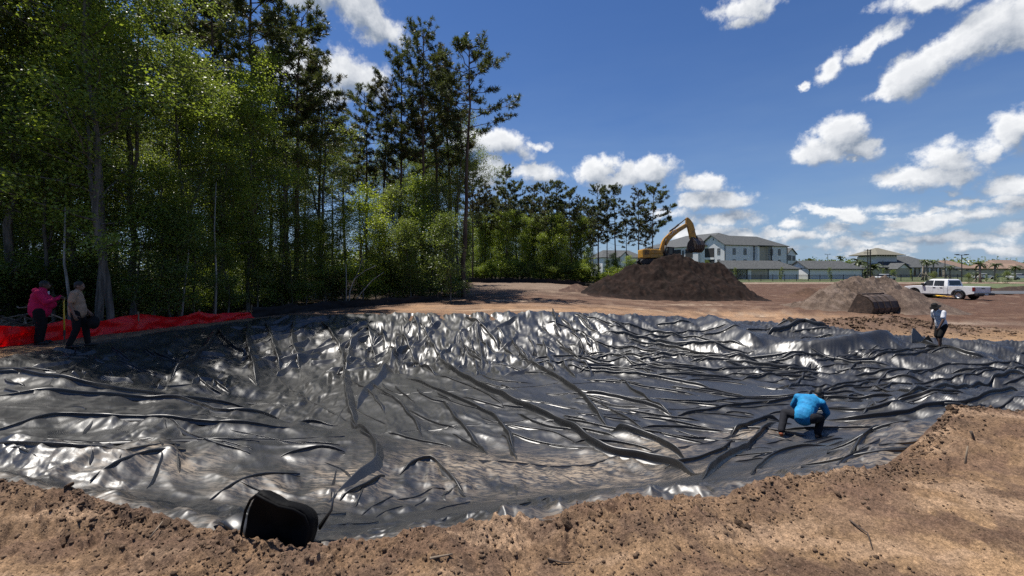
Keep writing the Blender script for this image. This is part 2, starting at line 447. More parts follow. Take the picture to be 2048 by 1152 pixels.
# ------------------------------------------------------------------ materials
def material(name, c, rough=.7, var=.25, scale=6.0, bump=0.0, bscale=None, metal=0.0, spec=.5, c2=None, coat=0.0, dirt=None, wood=False, sss=0):
    m = bpy.data.materials.new(name); m.use_nodes = True
    t = m.node_tree; N = NT(t); b = t.nodes['Principled BSDF']
    co = t.nodes.new('ShaderNodeTexCoord').outputs['Object']
    if wood: co = N.vmath('MULTIPLY', co, (1, 1, .12))
    n1 = N.noise(co, scale, 5, .6)
    dark = tuple(v * (1 - var) for v in c); light = tuple(min(1, v * (1 + var * .6)) for v in c)
    col = N.mix(N.step(n1, .3, .72), rgb(dark), rgb(c2 if c2 else light))
    if dirt:
        dc, amt, dsc = dirt
        col = N.mix(N.math('MULTIPLY', N.step(N.noise(co, dsc, 6, .65), .45, .7), amt), col, rgb(dc))
    N.put(b.inputs['Base Color'], col)
    N.put(b.inputs['Roughness'], N.math('MULTIPLY_ADD', N.noise(co, scale * 2.3, 3), .25, rough - .125, clamp=True))
    b.inputs['Metallic'].default_value = metal
    b.inputs['Specular IOR Level'].default_value = spec
    if coat: b.inputs['Coat Weight'].default_value = coat; b.inputs['Coat Roughness'].default_value = .08
    if bump:
        bp = t.nodes.new('ShaderNodeBump'); bp.inputs['Strength'].default_value = bump; bp.inputs['Distance'].default_value = .02
        N.put(bp.inputs['Height'], N.noise(co, bscale or scale * 4, 6, .65)); t.links.new(bp.outputs[0], b.inputs['Normal'])
    return m
def leaf_material(name, c1, c2, trans=.35, rough=.38, spec=.5):
    m = bpy.data.materials.new(name); m.use_nodes = True
    t = m.node_tree; N = NT(t); b = t.nodes['Principled BSDF']; out = t.nodes['Material Output']
    at_ = t.nodes.new('ShaderNodeAttribute'); at_.attribute_name = 'tint'
    oi = t.nodes.new('ShaderNodeObjectInfo')
    f = N.math('ADD', N.math('MULTIPLY', at_.outputs['Fac'], .75), N.math('MULTIPLY', oi.outputs['Random'], .25))
    col = N.mix(f, rgb(c1), rgb(c2))
    N.put(b.inputs['Base Color'], col); b.inputs['Roughness'].default_value = rough; b.inputs['Specular IOR Level'].default_value = spec
    tr = t.nodes.new('ShaderNodeBsdfTranslucent')
    N.put(tr.inputs[0], N.mix(.6, col, N.vmath('MULTIPLY', col, (1.5, 1.35, .35)), 'MIX'))
    mx = t.nodes.new('ShaderNodeMixShader'); mx.inputs[0].default_value = trans
    t.links.new(b.outputs[0], mx.inputs[1]); t.links.new(tr.outputs[0], mx.inputs[2]); t.links.new(mx.outputs[0], out.inputs[0])
    return m
def vc_soil(name, rough=.95, bump=.5, gscale=1.0, gritty=.5):
    """soil whose base colour comes from the 'soil' colour attribute (what sort of earth lies where), with grain and grit on top"""
    m = bpy.data.materials.new(name); m.use_nodes = True
    t = m.node_tree; N = NT(t); b = t.nodes['Principled BSDF']
    a = t.nodes.new('ShaderNodeAttribute'); a.attribute_name = 'soil'
    co = t.nodes.new('ShaderNodeTexCoord').outputs['Object']
    n1 = N.noise(co, 7 * gscale, 6, .7); n2 = N.noise(co, 38 * gscale, 5, .7); n3 = N.noise(co, 1.3 * gscale, 4, .6)
    k = N.math('MULTIPLY', N.math('MULTIPLY_ADD', n1, 1.3, .35), N.math('MULTIPLY_ADD', N.step(n2, .25, .75), .95, .52))
    k = N.math('MULTIPLY', k, N.math('MULTIPLY_ADD', n3, .7, .65))
    col = N.mix(1.0, a.outputs['Color'], N.comb(k, k, k), 'MULTIPLY')
    n5 = N.step(N.noise(co, 120 * gscale, 3, .7), .30, .70)
    col = N.mix(1.0, col, N.comb(*[N.math('MULTIPLY_ADD', n5, .75, .62)] * 3), 'MULTIPLY')
    grit = N.step(N.noise(co, 60 * gscale, 3, .6), .68, .74)
    col = N.mix(N.math('MULTIPLY', grit, gritty), col, (.30, .25, .20, 1))
    N.put(b.inputs['Base Color'], col); b.inputs['Roughness'].default_value = rough; b.inputs['Specular IOR Level'].default_value = .2
    bp = t.nodes.new('ShaderNodeBump'); bp.inputs['Strength'].default_value = bump; bp.inputs['Distance'].default_value = .035
    N.put(bp.inputs['Height'], N.math('ADD', N.math('ADD', N.noise(co, 22 * gscale, 7, .72), N.math('MULTIPLY', n1, .8)), N.math('MULTIPLY', N.noise(co, 85 * gscale, 4, .7), .45)))
    t.links.new(bp.outputs[0], b.inputs['Normal'])
    return m
def set_color(me, name, C):
    at_ = me.color_attributes.new(name, 'FLOAT_COLOR', 'POINT')
    at_.data.foreach_set('color', np.concatenate([C, np.ones((len(C), 1))], 1).astype(np.float32).ravel())
# ================================================================== GROUND
def lerp3(a, b, t): return a + (np.asarray(b) - a) * t[:, None]
def soil_colour(x, y, sd):
    n = len(x)
    C = np.tile(np.array([.385, .245, .135]), (n, 1))
    n1 = fbm(x * .8 + 3, y * .8, 4); n2 = fbm(x * .35 - 20, y * .35, 3); n3 = fbm(x * 2.6, y * 2.6 + 8, 4)
    C = lerp3(C, [.37, .225, .115], ss(.0, .35, n2) * .8)                        # orange sandy patches
    C = lerp3(C, [.23, .15, .105], ss(.05, .35, -n1) * .7)
    dn, _, _ = seg_dist(x, y, NEAR)
    C = lerp3(C, [.17, .108, .072], np.exp(-(dn / .8) ** 2) * (.7 + .3 * ss(-.3, .3, n3)))
    C = lerp3(C, [.15, .095, .065], ss(.05, .3, n3 + .4 * n1) * .75 * (1 - ss(12, 20, y)))
    n4 = fbm(x * 1.1 + .8 * y + 60, y * 3.2 - .5 * x, 4); C = lerp3(C, [.165, .10, .068], ss(.08, .3, n4) * .65 * (1 - ss(8, 14, y))); C = lerp3(C, [.46, .31, .20], ss(.1, .35, -n4) * .6 * (1 - ss(8, 14, y)))
    # haul strip behind the pond
    far = ss(18, 22, y)
    C = lerp3(C, [.19, .115, .078], far)
    st = fbm(x * .10, y * .8, 4)
    strip = np.exp(-((y - 25.6 - .05 * x) / 3.2) ** 2) * ss(-9, -5, x) * (1 - ss(15, 30, x) * .6)
    C = lerp3(C, [.46, .285, .165], strip * (.6 + .4 * ss(-.2, .2, st)))
    C = lerp3(C, [.52, .40, .29], ss(.18, .4, st) * far * ss(-8, 0, x) * (1 - ss(70, 80, y)) * .75)
    C = lerp3(C, [.10, .055, .038], ss(-.02, .18, -st) * far * ss(25, 31, y) * .9)
    st2 = fbm(x * .3 + 30, y * 1.1, 4); C = lerp3(C, [.30, .21, .15], ss(.1, .3, st2) * far * .6); C = lerp3(C, [.13, .08, .055], ss(.1, .3, -st2) * far * .6)
    C = lerp3(C, [.125, .068, .045], ss(16, 26, x) * far * (.65 + .35 * ss(-.2, .2, n1)))
    C = lerp3(C, [.26, .195, .145], ss(36, 52, y) * (1 - ss(6, 12, x)) * ss(-8, -4, x) * .8)   # pale flat ground in front of the far silt fence
    bank = np.exp(-(((x - 17) / 4.0) ** 2 + ((y - 19.6) / 1.6) ** 2)); C = lerp3(C, [.17, .11, .08], np.clip(bank * 1.3, 0, 1) * .9)
    sand = np.exp(-((y - 80 - .04 * x) / 2.2) ** 2) * ss(18, 26, x)
    C = lerp3(C, [.55, .45, .34], sand * .8)
    sand2 = np.exp(-(((x - 21) / 5) ** 2 + ((y - 22.8) / .7) ** 2))
    C = lerp3(C, [.50, .40, .31], sand2 * .8)
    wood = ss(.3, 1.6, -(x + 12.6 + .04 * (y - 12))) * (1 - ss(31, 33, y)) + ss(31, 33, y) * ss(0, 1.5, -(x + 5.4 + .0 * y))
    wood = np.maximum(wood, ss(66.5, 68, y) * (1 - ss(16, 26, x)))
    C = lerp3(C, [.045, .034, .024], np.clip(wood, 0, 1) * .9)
    beyond = ss(100, 130, y) + ss(-1, -6, y)
    C = lerp3(C, [.09, .10, .045], np.clip(beyond, 0, 1))
    return C * .66
def build_ground():
    tn = np.linspace(-1.42, 1.42, 960); a_front = np.arctan(tn)
    a_rest = np.linspace(a_front[-1], 2 * np.pi + a_front[0], 120)[1:-1]
    A = np.concatenate([a_front, a_rest])
    p = np.concatenate([np.array([5200, 3000, 2000, 1500, 1200, 1000, 880, 800, 740, 700]), np.arange(665, 40, -1.75), np.arange(40, 6, -.6), np.array([5.5, 5, 4.5, 4, 3.3, 2.6, 2, 1.5, 1.0, .7, .5])])
    r = F * 1.75 / p
    AA, RR = np.meshgrid(A, r)
    X = (np.sin(AA) * RR).ravel(); Y = (np.cos(AA) * RR).ravel()
    z, sd = pond(X, Y)
    out = 1 - ss(-.02, .10, sd)
    Z = z + rough(X, Y) * out - .07 * ss(0, .25, sd)
    far = np.hypot(X, Y) > 160
    Z = np.where(far, Z * 1.0, Z)
    n, k = len(r), len(A)
    idx = np.arange(n * k).reshape(n, k)
    i0 = idx[:-1]; i1 = idx[1:]
    Q = np.stack([i0, np.roll(i0, -1, 1), np.roll(i1, -1, 1), i1], -1).reshape(-1, 4)
    keep = sd[Q].min(1) < .55
    Q = Q[keep][:, ::-1]
    used = np.zeros(n * k, bool); used[Q.ravel()] = True
    used[:k] = True
    V = np.stack([X, Y, Z], -1)
    V = np.concatenate([V, [[0, 0, Z[:k].mean()]]]); c = n * k
    # re-index
    used = np.append(used, True); remap = -np.ones(len(used), np.int64); remap[used] = np.arange(used.sum())
    me = mesh_np('ground', V[used], remap[Q], True)
    Xc, Yc = V[used, 0], V[used, 1]
    _, sdu = None, np.append(sd, -1)[used]
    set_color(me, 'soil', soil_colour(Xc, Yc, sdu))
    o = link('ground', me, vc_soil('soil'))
    tag(o, kind='structure')
    return o
ground = build_ground()

# ================================================================== POND LINER
def liner_material():
    m = bpy.data.materials.new('black_plastic'); m.use_nodes = True
    t = m.node_tree; N = NT(t); b = t.nodes['Principled BSDF']
    co = t.nodes.new('ShaderNodeTexCoord').outputs['Object']
    a = t.nodes.new('ShaderNodeAttribute'); a.attribute_name = 'dust'
    n1 = N.noise(co, 1.2, 6, .62); n2 = N.noise(co, 6, 6, .7)
    streak = N.noise(N.vmath('MULTIPLY', co, (3, 12, 6)), 1.6, 6, .7, .6)
    d = N.math('MULTIPLY', a.outputs['Fac'], N.math('MULTIPLY_ADD', N.step(streak, .42, .60), .95, .05))
    film = N.math('MULTIPLY', N.step(n2, .5, .8), .06)
    d = N.math('ADD', d, film, clamp=True)
    N.put(b.inputs['Base Color'], N.mix(d, (.012, .0125, .0135, 1), (.30, .235, .17, 1)))
    N.put(b.inputs['Roughness'], N.math('ADD', N.math('MULTIPLY_ADD', n1, .14, .355), N.math('MULTIPLY', d, .4), clamp=True))
    N.put(b.inputs['Specular IOR Level'], N.math('MULTIPLY_ADD', d, -.5, 1.0))
    bp = t.nodes.new('ShaderNodeBump'); bp.inputs['Strength'].default_value = .14; bp.inputs['Distance'].default_value = .03
    rn = t.nodes.new('ShaderNodeTexNoise'); rn.noise_type = 'RIDGED_MULTIFRACTAL'; rn.inputs['Scale'].default_value = 2.6; rn.inputs['Detail'].default_value = 4; rn.inputs['Roughness'].default_value = .45
    N.put(rn.inputs['Vector'], N.vmath('ADD', co, N.vmath('MULTIPLY', N.comb(n1, n2, n1), (.5, .5, .5))))
    r2 = t.nodes.new('ShaderNodeTexNoise'); r2.noise_type = 'RIDGED_MULTIFRACTAL'; r2.inputs['Scale'].default_value = 8.0; r2.inputs['Detail'].default_value = 3; r2.inputs['Roughness'].default_value = .4
    N.put(r2.inputs['Vector'], N.vmath('MULTIPLY', N.vmath('ADD', co, N.vmath('MULTIPLY', N.comb(n2, n1, n2), (.25, .25, .25))), (1, .6, 1)))
    N.put(bp.inputs['Height'], N.math('ADD', rn.outputs[0], N.math('MULTIPLY', r2.outputs[0], .30)))
    t.links.new(bp.outputs[0], b.inputs['Normal'])
    return m
M_liner = liner_material()

# folds seen in the sheet: (points, height, width on the left of travel, width on the right)
FOLDS = [
    ([(838, 655), (860, 690), (900, 748), (950, 778), (1000, 803), (1060, 832), (1110, 857), (1165, 888), (1200, 915), (1240, 928), (1300, 938), (1360, 948), (1410, 962)], 0.231, 0.163, 0.042),
    ([(1018, 668), (1035, 705), (1055, 735), (1090, 752), (1125, 772), (1160, 797), (1180, 825), (1205, 850), (1225, 872)], 0.220, 0.150, 0.042),
    ([(812, 758), (840, 772), (880, 790), (930, 812), (965, 830), (990, 845), (1010, 870), (1032, 915)], 0.143, 0.112, 0.035),
    ([(880, 805), (905, 840), (930, 870), (955, 900), (975, 918)], 0.143, 0.100, 0.035),
    ([(1003, 880), (1018, 900), (1034, 922)], 0.099, 0.075, 0.035),
    ([(870, 755), (930, 775), (980, 800), (1010, 822)], 0.055, 0.088, 0.035),
    ([(735, 770), (770, 790), (800, 815), (830, 850), (845, 880)], 0.099, 0.088, 0.035),
    ([(700, 760), (740, 790), (770, 830)], 0.066, 0.075, 0.035),
    ([(1150, 738), (1250, 752), (1350, 768), (1440, 787)], 0.121, 0.163, 0.038),
    ([(1165, 762), (1240, 772), (1330, 783), (1400, 795)], 0.066, 0.125, 0.035),
    ([(1160, 790), (1230, 802), (1290, 818), (1345, 837)], 0.143, 0.125, 0.035),
    ([(1235, 762), (1270, 790), (1310, 815), (1345, 837)], 0.110, 0.100, 0.035),
    ([(1170, 800), (1210, 820), (1250, 842), (1290, 864)], 0.077, 0.150, 0.035),
    ([(1300, 800), (1370, 812), (1440, 808), (1520, 798)], 0.066, 0.150, 0.042),
    ([(1345, 838), (1420, 828), (1500, 818), (1560, 812)], 0.110, 0.125, 0.050),
    ([(1200, 663), (1280, 680), (1360, 695), (1450, 708), (1520, 712)], 0.176, 0.200, 0.050),
    ([(1160, 676), (1240, 698), (1320, 716), (1400, 730)], 0.121, 0.175, 0.042),
    ([(1230, 648), (1330, 668), (1420, 688), (1500, 705)], 0.143, 0.200, 0.055),
    ([(1290, 690), (1350, 702), (1400, 720), (1480, 728), (1540, 735)], 0.176, 0.175, 0.050),
    ([(1300, 738), (1370, 745), (1480, 745), (1600, 752), (1660, 748)], 0.132, 0.125, 0.042),
    ([(1340, 715), (1400, 728), (1500, 742), (1620, 750)], 0.132, 0.125, 0.042),
    ([(1130, 690), (1200, 712), (1270, 735), (1310, 752)], 0.088, 0.150, 0.042),
    # the sheet folded over like a tent, upper right
    ([(1345, 622), (1395, 640), (1440, 664), (1480, 686), (1522, 709)], .85, 1.1, .7),
    ([(1500, 706), (1540, 712), (1590, 715), (1640, 712), (1700, 704), (1770, 690), (1830, 676), (1858, 670)], .80, 1.3, .34),
    ([(1560, 650), (1600, 660), (1640, 662), (1660, 655)], 0.385, 0.625, 0.126),
    ([(1530, 680), (1580, 668), (1640, 650)], 0.275, 0.500, 0.084),
    ([(1420, 640), (1480, 640), (1540, 628), (1590, 620)], 0.330, 0.438, 0.105),
    ([(1420, 727), (1500, 737), (1580, 743), (1650, 737)], 0.154, 0.125, 0.042),
    ([(1660, 722), (1740, 722), (1810, 712), (1880, 706)], 0.132, 0.175, 0.042),
    ([(1840, 688), (1880, 703), (1930, 722), (1985, 728)], 0.176, 0.175, 0.038),
    ([(1700, 755), (1760, 748), (1840, 745), (1920, 738)], 0.110, 0.200, 0.050),
    ([(1480, 762), (1560, 755), (1640, 757)], 0.110, 0.150, 0.042),
    ([(1640, 842), (1700, 850), (1790, 842), (1880, 826), (1960, 812), (2060, 795)], 0.176, 0.200, 0.042),
    ([(1640, 822), (1700, 832), (1760, 830), (1850, 812)], 0.110, 0.150, 0.042),
    ([(1780, 812), (1880, 795), (1970, 775), (2080, 752)], 0.187, 0.250, 0.042),
    ([(1650, 780), (1710, 778), (1745, 768)], 0.110, 0.125, 0.035),
    ([(1740, 775), (1790, 790), (1830, 802)], 0.110, 0.150, 0.035),
    ([(1820, 770), (1900, 765), (1990, 755), (2070, 745)], 0.088, 0.200, 0.042),
    ([(1880, 735), (1960, 742), (2060, 738)], 0.088, 0.200, 0.042),
    ([(1460, 882), (1495, 866), (1530, 851), (1562, 846)], 0.187, 0.150, 0.042),
    ([(1402, 968), (1440, 946), (1480, 920), (1505, 900), (1532, 872), (1555, 852)], 0.242, 0.200, 0.059),
    ([(1222, 868), (1260, 884), (1300, 892), (1335, 908), (1375, 928)], 0.264, 0.175, 0.059),
    ([(1330, 952), (1390, 930), (1440, 915), (1470, 890)], 0.132, 0.175, 0.050),
    ([(1500, 958), (1540, 925), (1600, 905), (1660, 892)], 0.110, 0.200, 0.059),
    ([(1700, 925), (1730, 895), (1770, 872)], 0.132, 0.150, 0.050),
    ([(1560, 868), (1640, 862), (1720, 866), (1800, 858)], 0.077, 0.150, 0.042),
    # seam and heaps left of centre
    ([(628, 630), (650, 660), (680, 700), (687, 740), (690, 790), (700, 835), (718, 868)], 0.165, 0.150, 0.046),
    ([(738, 673), (705, 690), (697, 720), (690, 748)], 0.242, 0.163, 0.050),
    ([(796, 680), (786, 720), (765, 755), (735, 780), (720, 800), (712, 826)], 0.16, 0.200, 0.055),
    ([(735, 655), (740, 690), (752, 720)], 0.176, 0.150, 0.042),
    ([(802, 668), (815, 700), (840, 735), (872, 757)], 0.187, 0.150, 0.046),
    ([(820, 622), (835, 660), (838, 690)], 0.198, 0.175, 0.050),
    ([(846, 618), (856, 640), (866, 660)], 0.220, 0.175, 0.050),
    ([(905, 616), (930, 640), (955, 658), (985, 680), (1000, 700)], 0.198, 0.175, 0.050),
    ([(950, 650), (960, 700), (965, 740)], 0.198, 0.163, 0.050),
    ([(1100, 612), (1106, 640), (1112, 660)], 0.330, 0.225, 0.059),
    ([(1085, 690), (1095, 720), (1100, 735)], 0.176, 0.163, 0.046),
    ([(762, 660), (768, 690), (772, 712)], 0.176, 0.150, 0.046),
    ([(700, 838), (722, 872), (746, 895), (758, 925), (750, 948), (722, 968), (690, 988), (655, 1012)], 0.20, 0.200, 0.076),
    # left hand sheet
    ([(-90, 748), (0, 757), (90, 780), (170, 795), (260, 804), (345, 809), (430, 816), (520, 826)], 0.38, 1.062, 0.067),
    ([(-60, 800), (60, 800), (180, 802), (345, 818), (480, 838), (600, 848), (690, 856)], 0.286, 0.350, 0.231),
    ([(-40, 872), (60, 856), (118, 842), (200, 850), (300, 854), (335, 857), (420, 860), (500, 863), (580, 864)], 0.264, 0.375, 0.084),
    ([(333, 855), (380, 880), (430, 900), (500, 918)], 0.154, 0.150, 0.035),
    ([(-60, 912), (0, 921), (60, 938), (130, 950), (200, 944), (242, 928)], 0.374, 0.350, 0.059),
    ([(180, 985), (260, 950), (320, 930), (372, 922)], 0.220, 0.175, 0.059),
    ([(240, 955), (250, 935), (290, 915), (360, 905)], 0.154, 0.150, 0.050),
    ([(340, 770), (380, 735), (430, 690), (432, 665)], 0.220, 0.275, 0.076),
    ([(432, 668), (460, 700), (500, 722)], 0.176, 0.200, 0.059),
    ([(100, 790), (150, 740), (200, 715)], 0.110, 0.250, 0.084),
    ([(500, 640), (490, 690), (505, 740), (512, 775)], 0.220, 0.225, 0.067),
    ([(530, 650), (545, 700), (560, 740)], 0.198, 0.225, 0.059),
    ([(590, 640), (580, 690), (600, 740)], 0.176, 0.200, 0.059),
    ([(560, 920), (640, 905), (690, 915)], 0.110, 0.150, 0.042),
    ([(420, 1005), (480, 980), (540, 960), (600, 955)], 0.176, 0.175, 0.050),
    ([(680, 1010), (740, 990), (770, 965)], 0.154, 0.150, 0.042),
    ([(800, 960), (850, 930), (875, 940), (930, 1000)], 0.154, 0.125, 0.042),
]
def build_liner():
    S = np.linspace(-1.80, 1.72, 1420)
    pp = np.concatenate([np.arange(1010, 270, -1.9), np.arange(270, 106, -1.15)])
    Yr = F * 3.0 / pp
    nS, nY = len(S), len(Yr)
    YY = np.repeat(Yr[:, None], nS, 1); XX = YY * S[None, :]
    z, sd = pond(XX.ravel(), YY.ravel())
    z = z.reshape(nY, nS); sd = sd.reshape(nY, nS)
    sdj = sd + .05 * gn(XX * 2.2, YY * 2.2) + .03 * gn(XX * 7, YY * 7)
    H = np.zeros_like(z); TM = np.zeros_like(z)
    def window(P, m):
        P = np.asarray(P); y0, y1 = max(P[:, 1].min() - m, .5), P[:, 1].max() + m
        r = np.nonzero((Yr >= y0) & (Yr <= y1))[0]
        if len(r) == 0: return None
        sv = [x / y for x in (P[:, 0].min() - m, P[:, 0].max() + m) for y in (max(y0, .6), y1)]
        c = np.nonzero((S >= min(sv)) & (S <= max(sv)))[0]
        if len(c) == 0: return None
        return slice(r[0], r[-1] + 1), slice(c[0], c[-1] + 1)
    def fold(P, h, wl, wr, taper=.12, sharp=1.5, wob=.15, seed=0.0, jit=True, mask=False):
        w = window(P, 2.6 * max(wl, wr))
        if w is None: return
        x, y = XX[w], YY[w]
        jx = (.25 if jit else 0) * min(max(min(wl, wr), .04), .15) * 2
        xj = x + jx * gn(x * 1.9 + seed, y * 1.9); yj = y + jx * gn(x * 1.9 + 50 + seed, y * 1.9 + 7)
        d, t, s = seg_dist(xj, yj, P)
        q = np.where(s > 0, d / wl, d / wr)
        tp = ss(0, taper, t) * ss(0, taper, 1 - t)
        tp = tp * (1 + wob * gn(x * 2.5 + seed, y * 2.5))
        if mask: TM[w] = np.maximum(TM[w], tp * np.exp(-np.minimum(q, 6) ** 2))
        H[w] += .72 * h * tp * np.exp(-np.minimum(q, 6) ** sharp)
    rnd = np.random.RandomState(5)
    STRIPS = []
    for (pts, h, wl, wr) in FOLDS:
        P = hits(pts)
        P = np.array(P)
        # smooth the traced line
        for _ in range(2):
            Qp = [P[0]]
            for i in range(len(P) - 1):
                Qp += [P[i] * .75 + P[i + 1] * .25, P[i] * .25 + P[i + 1] * .75]
            Qp.append(P[-1]); P = np.array(Qp)
        L_ = np.concatenate([[0], np.cumsum(np.hypot(*(P[1:] - P[:-1]).T))])
        n_ = max(10, int(L_[-1] / .16)); u_ = np.linspace(0, L_[-1], n_)
        P = np.stack([np.interp(u_, L_, P[:, 0]), np.interp(u_, L_, P[:, 1])], -1)
        kx = rnd.rand() * 90
        amp_ = (.035 if h < .45 else .02) * ss(0, .1, u_ / L_[-1]) * ss(0, .1, 1 - u_ / L_[-1])
        P[:, 0] += amp_ * gn(u_ * 1.6 + kx, u_ * 0); P[:, 1] += amp_ * gn(u_ * 1.6 + kx, u_ * 0 + 7)
        keep_ = in_poly(P[:, 0], P[:, 1] + .25, POLY)
        if keep_.sum() < 6: continue
        P = P[keep_]
        ym = P[:, 1].mean(); near_k = float(np.clip(ym / 12, .32, 1))
        a_ = min(.058, max(.028, .34 * h)) * (near_k if ym < 12 else 1.25)
        if P[:, 0].max() < -2.6 and ym < 10: a_ *= .6; near_k *= .5
        if h > .45:                                   # the sheet folded over like a tent: broad planes, a hard ridge
            fold(P, h, wl, wr, sharp=(1.15 if wr > .2 else 1.5), wob=.02, seed=kx, jit=False, taper=.22, mask=True)
            if wr < .2: STRIPS.append((P, h, a_ * 1.1, 0.0))
        else:
            fold(P, .5 * h, max(wl * 1.2, .22), max(.16, .10 * ym ** .5), sharp=1.8, wob=.08, seed=kx, jit=False, taper=.16)
            STRIPS.append((P, h, a_, .75 * min(h, .30) * near_k))
    def mini(n, region, direc, hr, ar, lr, jit):
        k = 0; tries = 0
        while k < n and tries < n * 20:
            tries += 1
            x, y = hit(rnd.uniform(region[0], region[2]), rnd.uniform(region[1], region[3]))
            if not in_poly(np.array([x]), np.array([y]), POLY)[0]: continue
            px = 1024 + F * x / y
            a = direc(px, 0) + rnd.normal(0, jit); L = rnd.uniform(*lr); bend = rnd.normal(0, .08) * L
            t = np.linspace(-.5, .5, 14); c, s_ = math.cos(a), math.sin(a)
            xo = t * L; yo = bend * (1 - 4 * t * t) + .02 * gn(t * L * 3 + k * 7.7, t * 0)
            P = np.stack([x + c * xo - s_ * yo, y + s_ * xo + c * yo], -1)
            if not in_poly(P[:, 0], P[:, 1] + .2, POLY).all(): continue
            if TM[np.clip(np.searchsorted(Yr, P[7, 1]), 0, nY - 1), np.clip(np.searchsorted(S, P[7, 0] / P[7, 1]), 0, nS - 1)] > .25: continue
            hh = rnd.uniform(*hr); STRIPS.append((P, hh, rnd.uniform(*ar), hh)); k += 1
    mini(64, (720, 742, 1560, 905), lambda px, py: R(-44 + (px - 800) * .035), (.02, .055), (.018, .032), (.5, 2.2), .16)
    mini(110, (500, 640, 1180, 745), lambda px, py: R(-95 + (px - 830) * .035), (.05, .12), (.03, .06), (.7, 2.4), .3)
    mini(52, (1120, 640, 1640, 755), lambda px, py: R(-20), (.05, .11), (.03, .055), (1.0, 3.4), .18)
    mini(56, (1560, 700, 2060, 830), lambda px, py: R(10), (.03, .09), (.03, .05), (.8, 2.6), .35)
    mini(22, (0, 810, 690, 990), lambda px, py: R(-16), (.006, .018), (.008, .013), (.3, 1.3), .5)
    mini(50, (0, 700, 520, 800), lambda px, py: R(-50), (.03, .08), (.025, .04), (.4, 1.2), .8)
    mini(22, (1440, 850, 1850, 950), lambda px, py: R(15), (.01, .03), (.012, .02), (.3, 1.1), .5)
    mini(20, (620, 985, 1420, 1062), lambda px, py: R(72), (.006, .016), (.008, .014), (.25, .7), .35)
    for (p0, p1) in (((545, 742), (700, 850)), ((700, 800), (1560, 742)), ((760, 872), (1600, 800)), ((900, 926), (1500, 872)), ((-40, 905), (690, 880))):
        A_, B_ = np.array(hit(*p0)), np.array(hit(*p1)); P = A_[None] + (B_ - A_)[None] * np.linspace(0, 1, 60)[:, None]
        STRIPS.append((P, .012, .022, .012))           # welded seams between the panels of the sheet
    # small tension folds: short, following the way each slope was pulled
    def scatter(n, region, direc, hr, wr_, lr, jit):
        k = 0; tries = 0
        while k < n and tries < n * 30:
            tries += 1
            px = rnd.uniform(region[0], region[2]); py = rnd.uniform(region[1], region[3])
            x, y = hit(px, py)
            if not in_poly(np.array([x]), np.array([y]), POLY)[0]: continue
            a = direc(px, py) + rnd.normal(0, jit)
            L = rnd.uniform(*lr); c, s_ = math.cos(a), math.sin(a)
            bend = rnd.normal(0, .12) * L
            P = [(x - c * L / 2, y - s_ * L / 2), (x - s_ * bend, y + c * bend), (x + c * L / 2, y + s_ * L / 2)]
            w = rnd.uniform(*wr_)
            fold(np.array(P), .7 * rnd.uniform(*hr), w * rnd.uniform(.8, 2.2), w, taper=.35, seed=rnd.rand() * 90)
            k += 1
    scatter(150, (500, 635, 1160, 745), lambda px, py: R(-95 + (px - 830) * .035), (.04, .13), (.07, .15), (.7, 2.2), .35)
    scatter(70, (1100, 640, 1500, 740), lambda px, py: R(-35), (.05, .12), (.08, .17), (1.0, 3.2), .25)
    scatter(90, (760, 745, 1500, 900), lambda px, py: R(-48 + (px - 800) * .04), (.015, .05), (.05, .10), (.6, 2.4), .22)
    scatter(90, (1560, 690, 2060, 830), lambda px, py: R(12), (.04, .12), (.08, .2), (.7, 2.8), .4)
    scatter(60, (0, 700, 520, 800), lambda px, py: R(-50), (.04, .12), (.10, .24), (.5, 1.5), .8)
    scatter(70, (0, 810, 700, 990), lambda px, py: R(-15), (.02, .07), (.05, .13), (.4, 1.6), .5)
    scatter(60, (760, 900, 1420, 1000), lambda px, py: R(8), (.012, .035), (.03, .06), (.3, 1.0), .35)
    scatter(46, (620, 985, 1300, 1060), lambda px, py: R(70), (.03, .08), (.04, .09), (.25, .7), .5)
    scatter(46, (1440, 850, 1850, 950), lambda px, py: R(15), (.012, .04), (.05, .12), (.4, 1.3), .5)
    scatter(150, (760, 740, 1560, 900), lambda px, py: R(-42 + (px - 800) * .035), (.03, .055), (.05, .08), (.8, 2.6), .18)
    scatter(90, (1100, 640, 1640, 760), lambda px, py: R(-22), (.05, .10), (.08, .12), (1.2, 3.2), .2)
    scatter(90, (500, 640, 1160, 745), lambda px, py: R(-95 + (px - 830) * .035), (.08, .15), (.09, .15), (.7, 2.4), .3)
    # crumple everywhere, heavier on the banks, with creases that run down the slope on the far side
    wx = XX + .35 * gn(XX * .9, YY * .9); wy = YY + .35 * gn(XX * .9 + 9, YY * .9 + 4)
    farw = ss(13.5, 16.5, YY - .12 * np.maximum(XX, 0) * 0) * (1 - ss(6, 12, XX) * .5)
    leftw = ss(3.2, 6.5, -XX) * (1 - .55 * ss(.2, 3, 8.0 - YY))
    rightw = ss(6.5, 10, XX) * ss(6, 9, YY)
    TMk = 1 - .85 * TM
    crum = TMk * np.clip(.12 + .9 * farw + .75 * leftw + .7 * rightw, 0, 1)
    # creases run down the slope on the far bank, across it on the left
    u1 = XX * .96 + YY * .15; v1 = YY
    cF = crumple(u1 * 1.6, v1 * .95); cG = crumple(u1 * 3.4 + 20, v1 * 1.4, .5)
    cL = crumple(XX * 1.25 + 50, YY * 1.0); 
    mixl = ss(5.5, 7.5, -XX)
    H += crum * ((.175 * cF + .060 * cG) * (1 - mixl) + (.085 * cL + .030 * cG) * mixl)
    fl = crumple((XX + .9 * YY) * 1.9, (YY - .5 * XX) * .42, .6)
    H += TMk * (1 - crum) * (.010 * fl + .005 * cG)
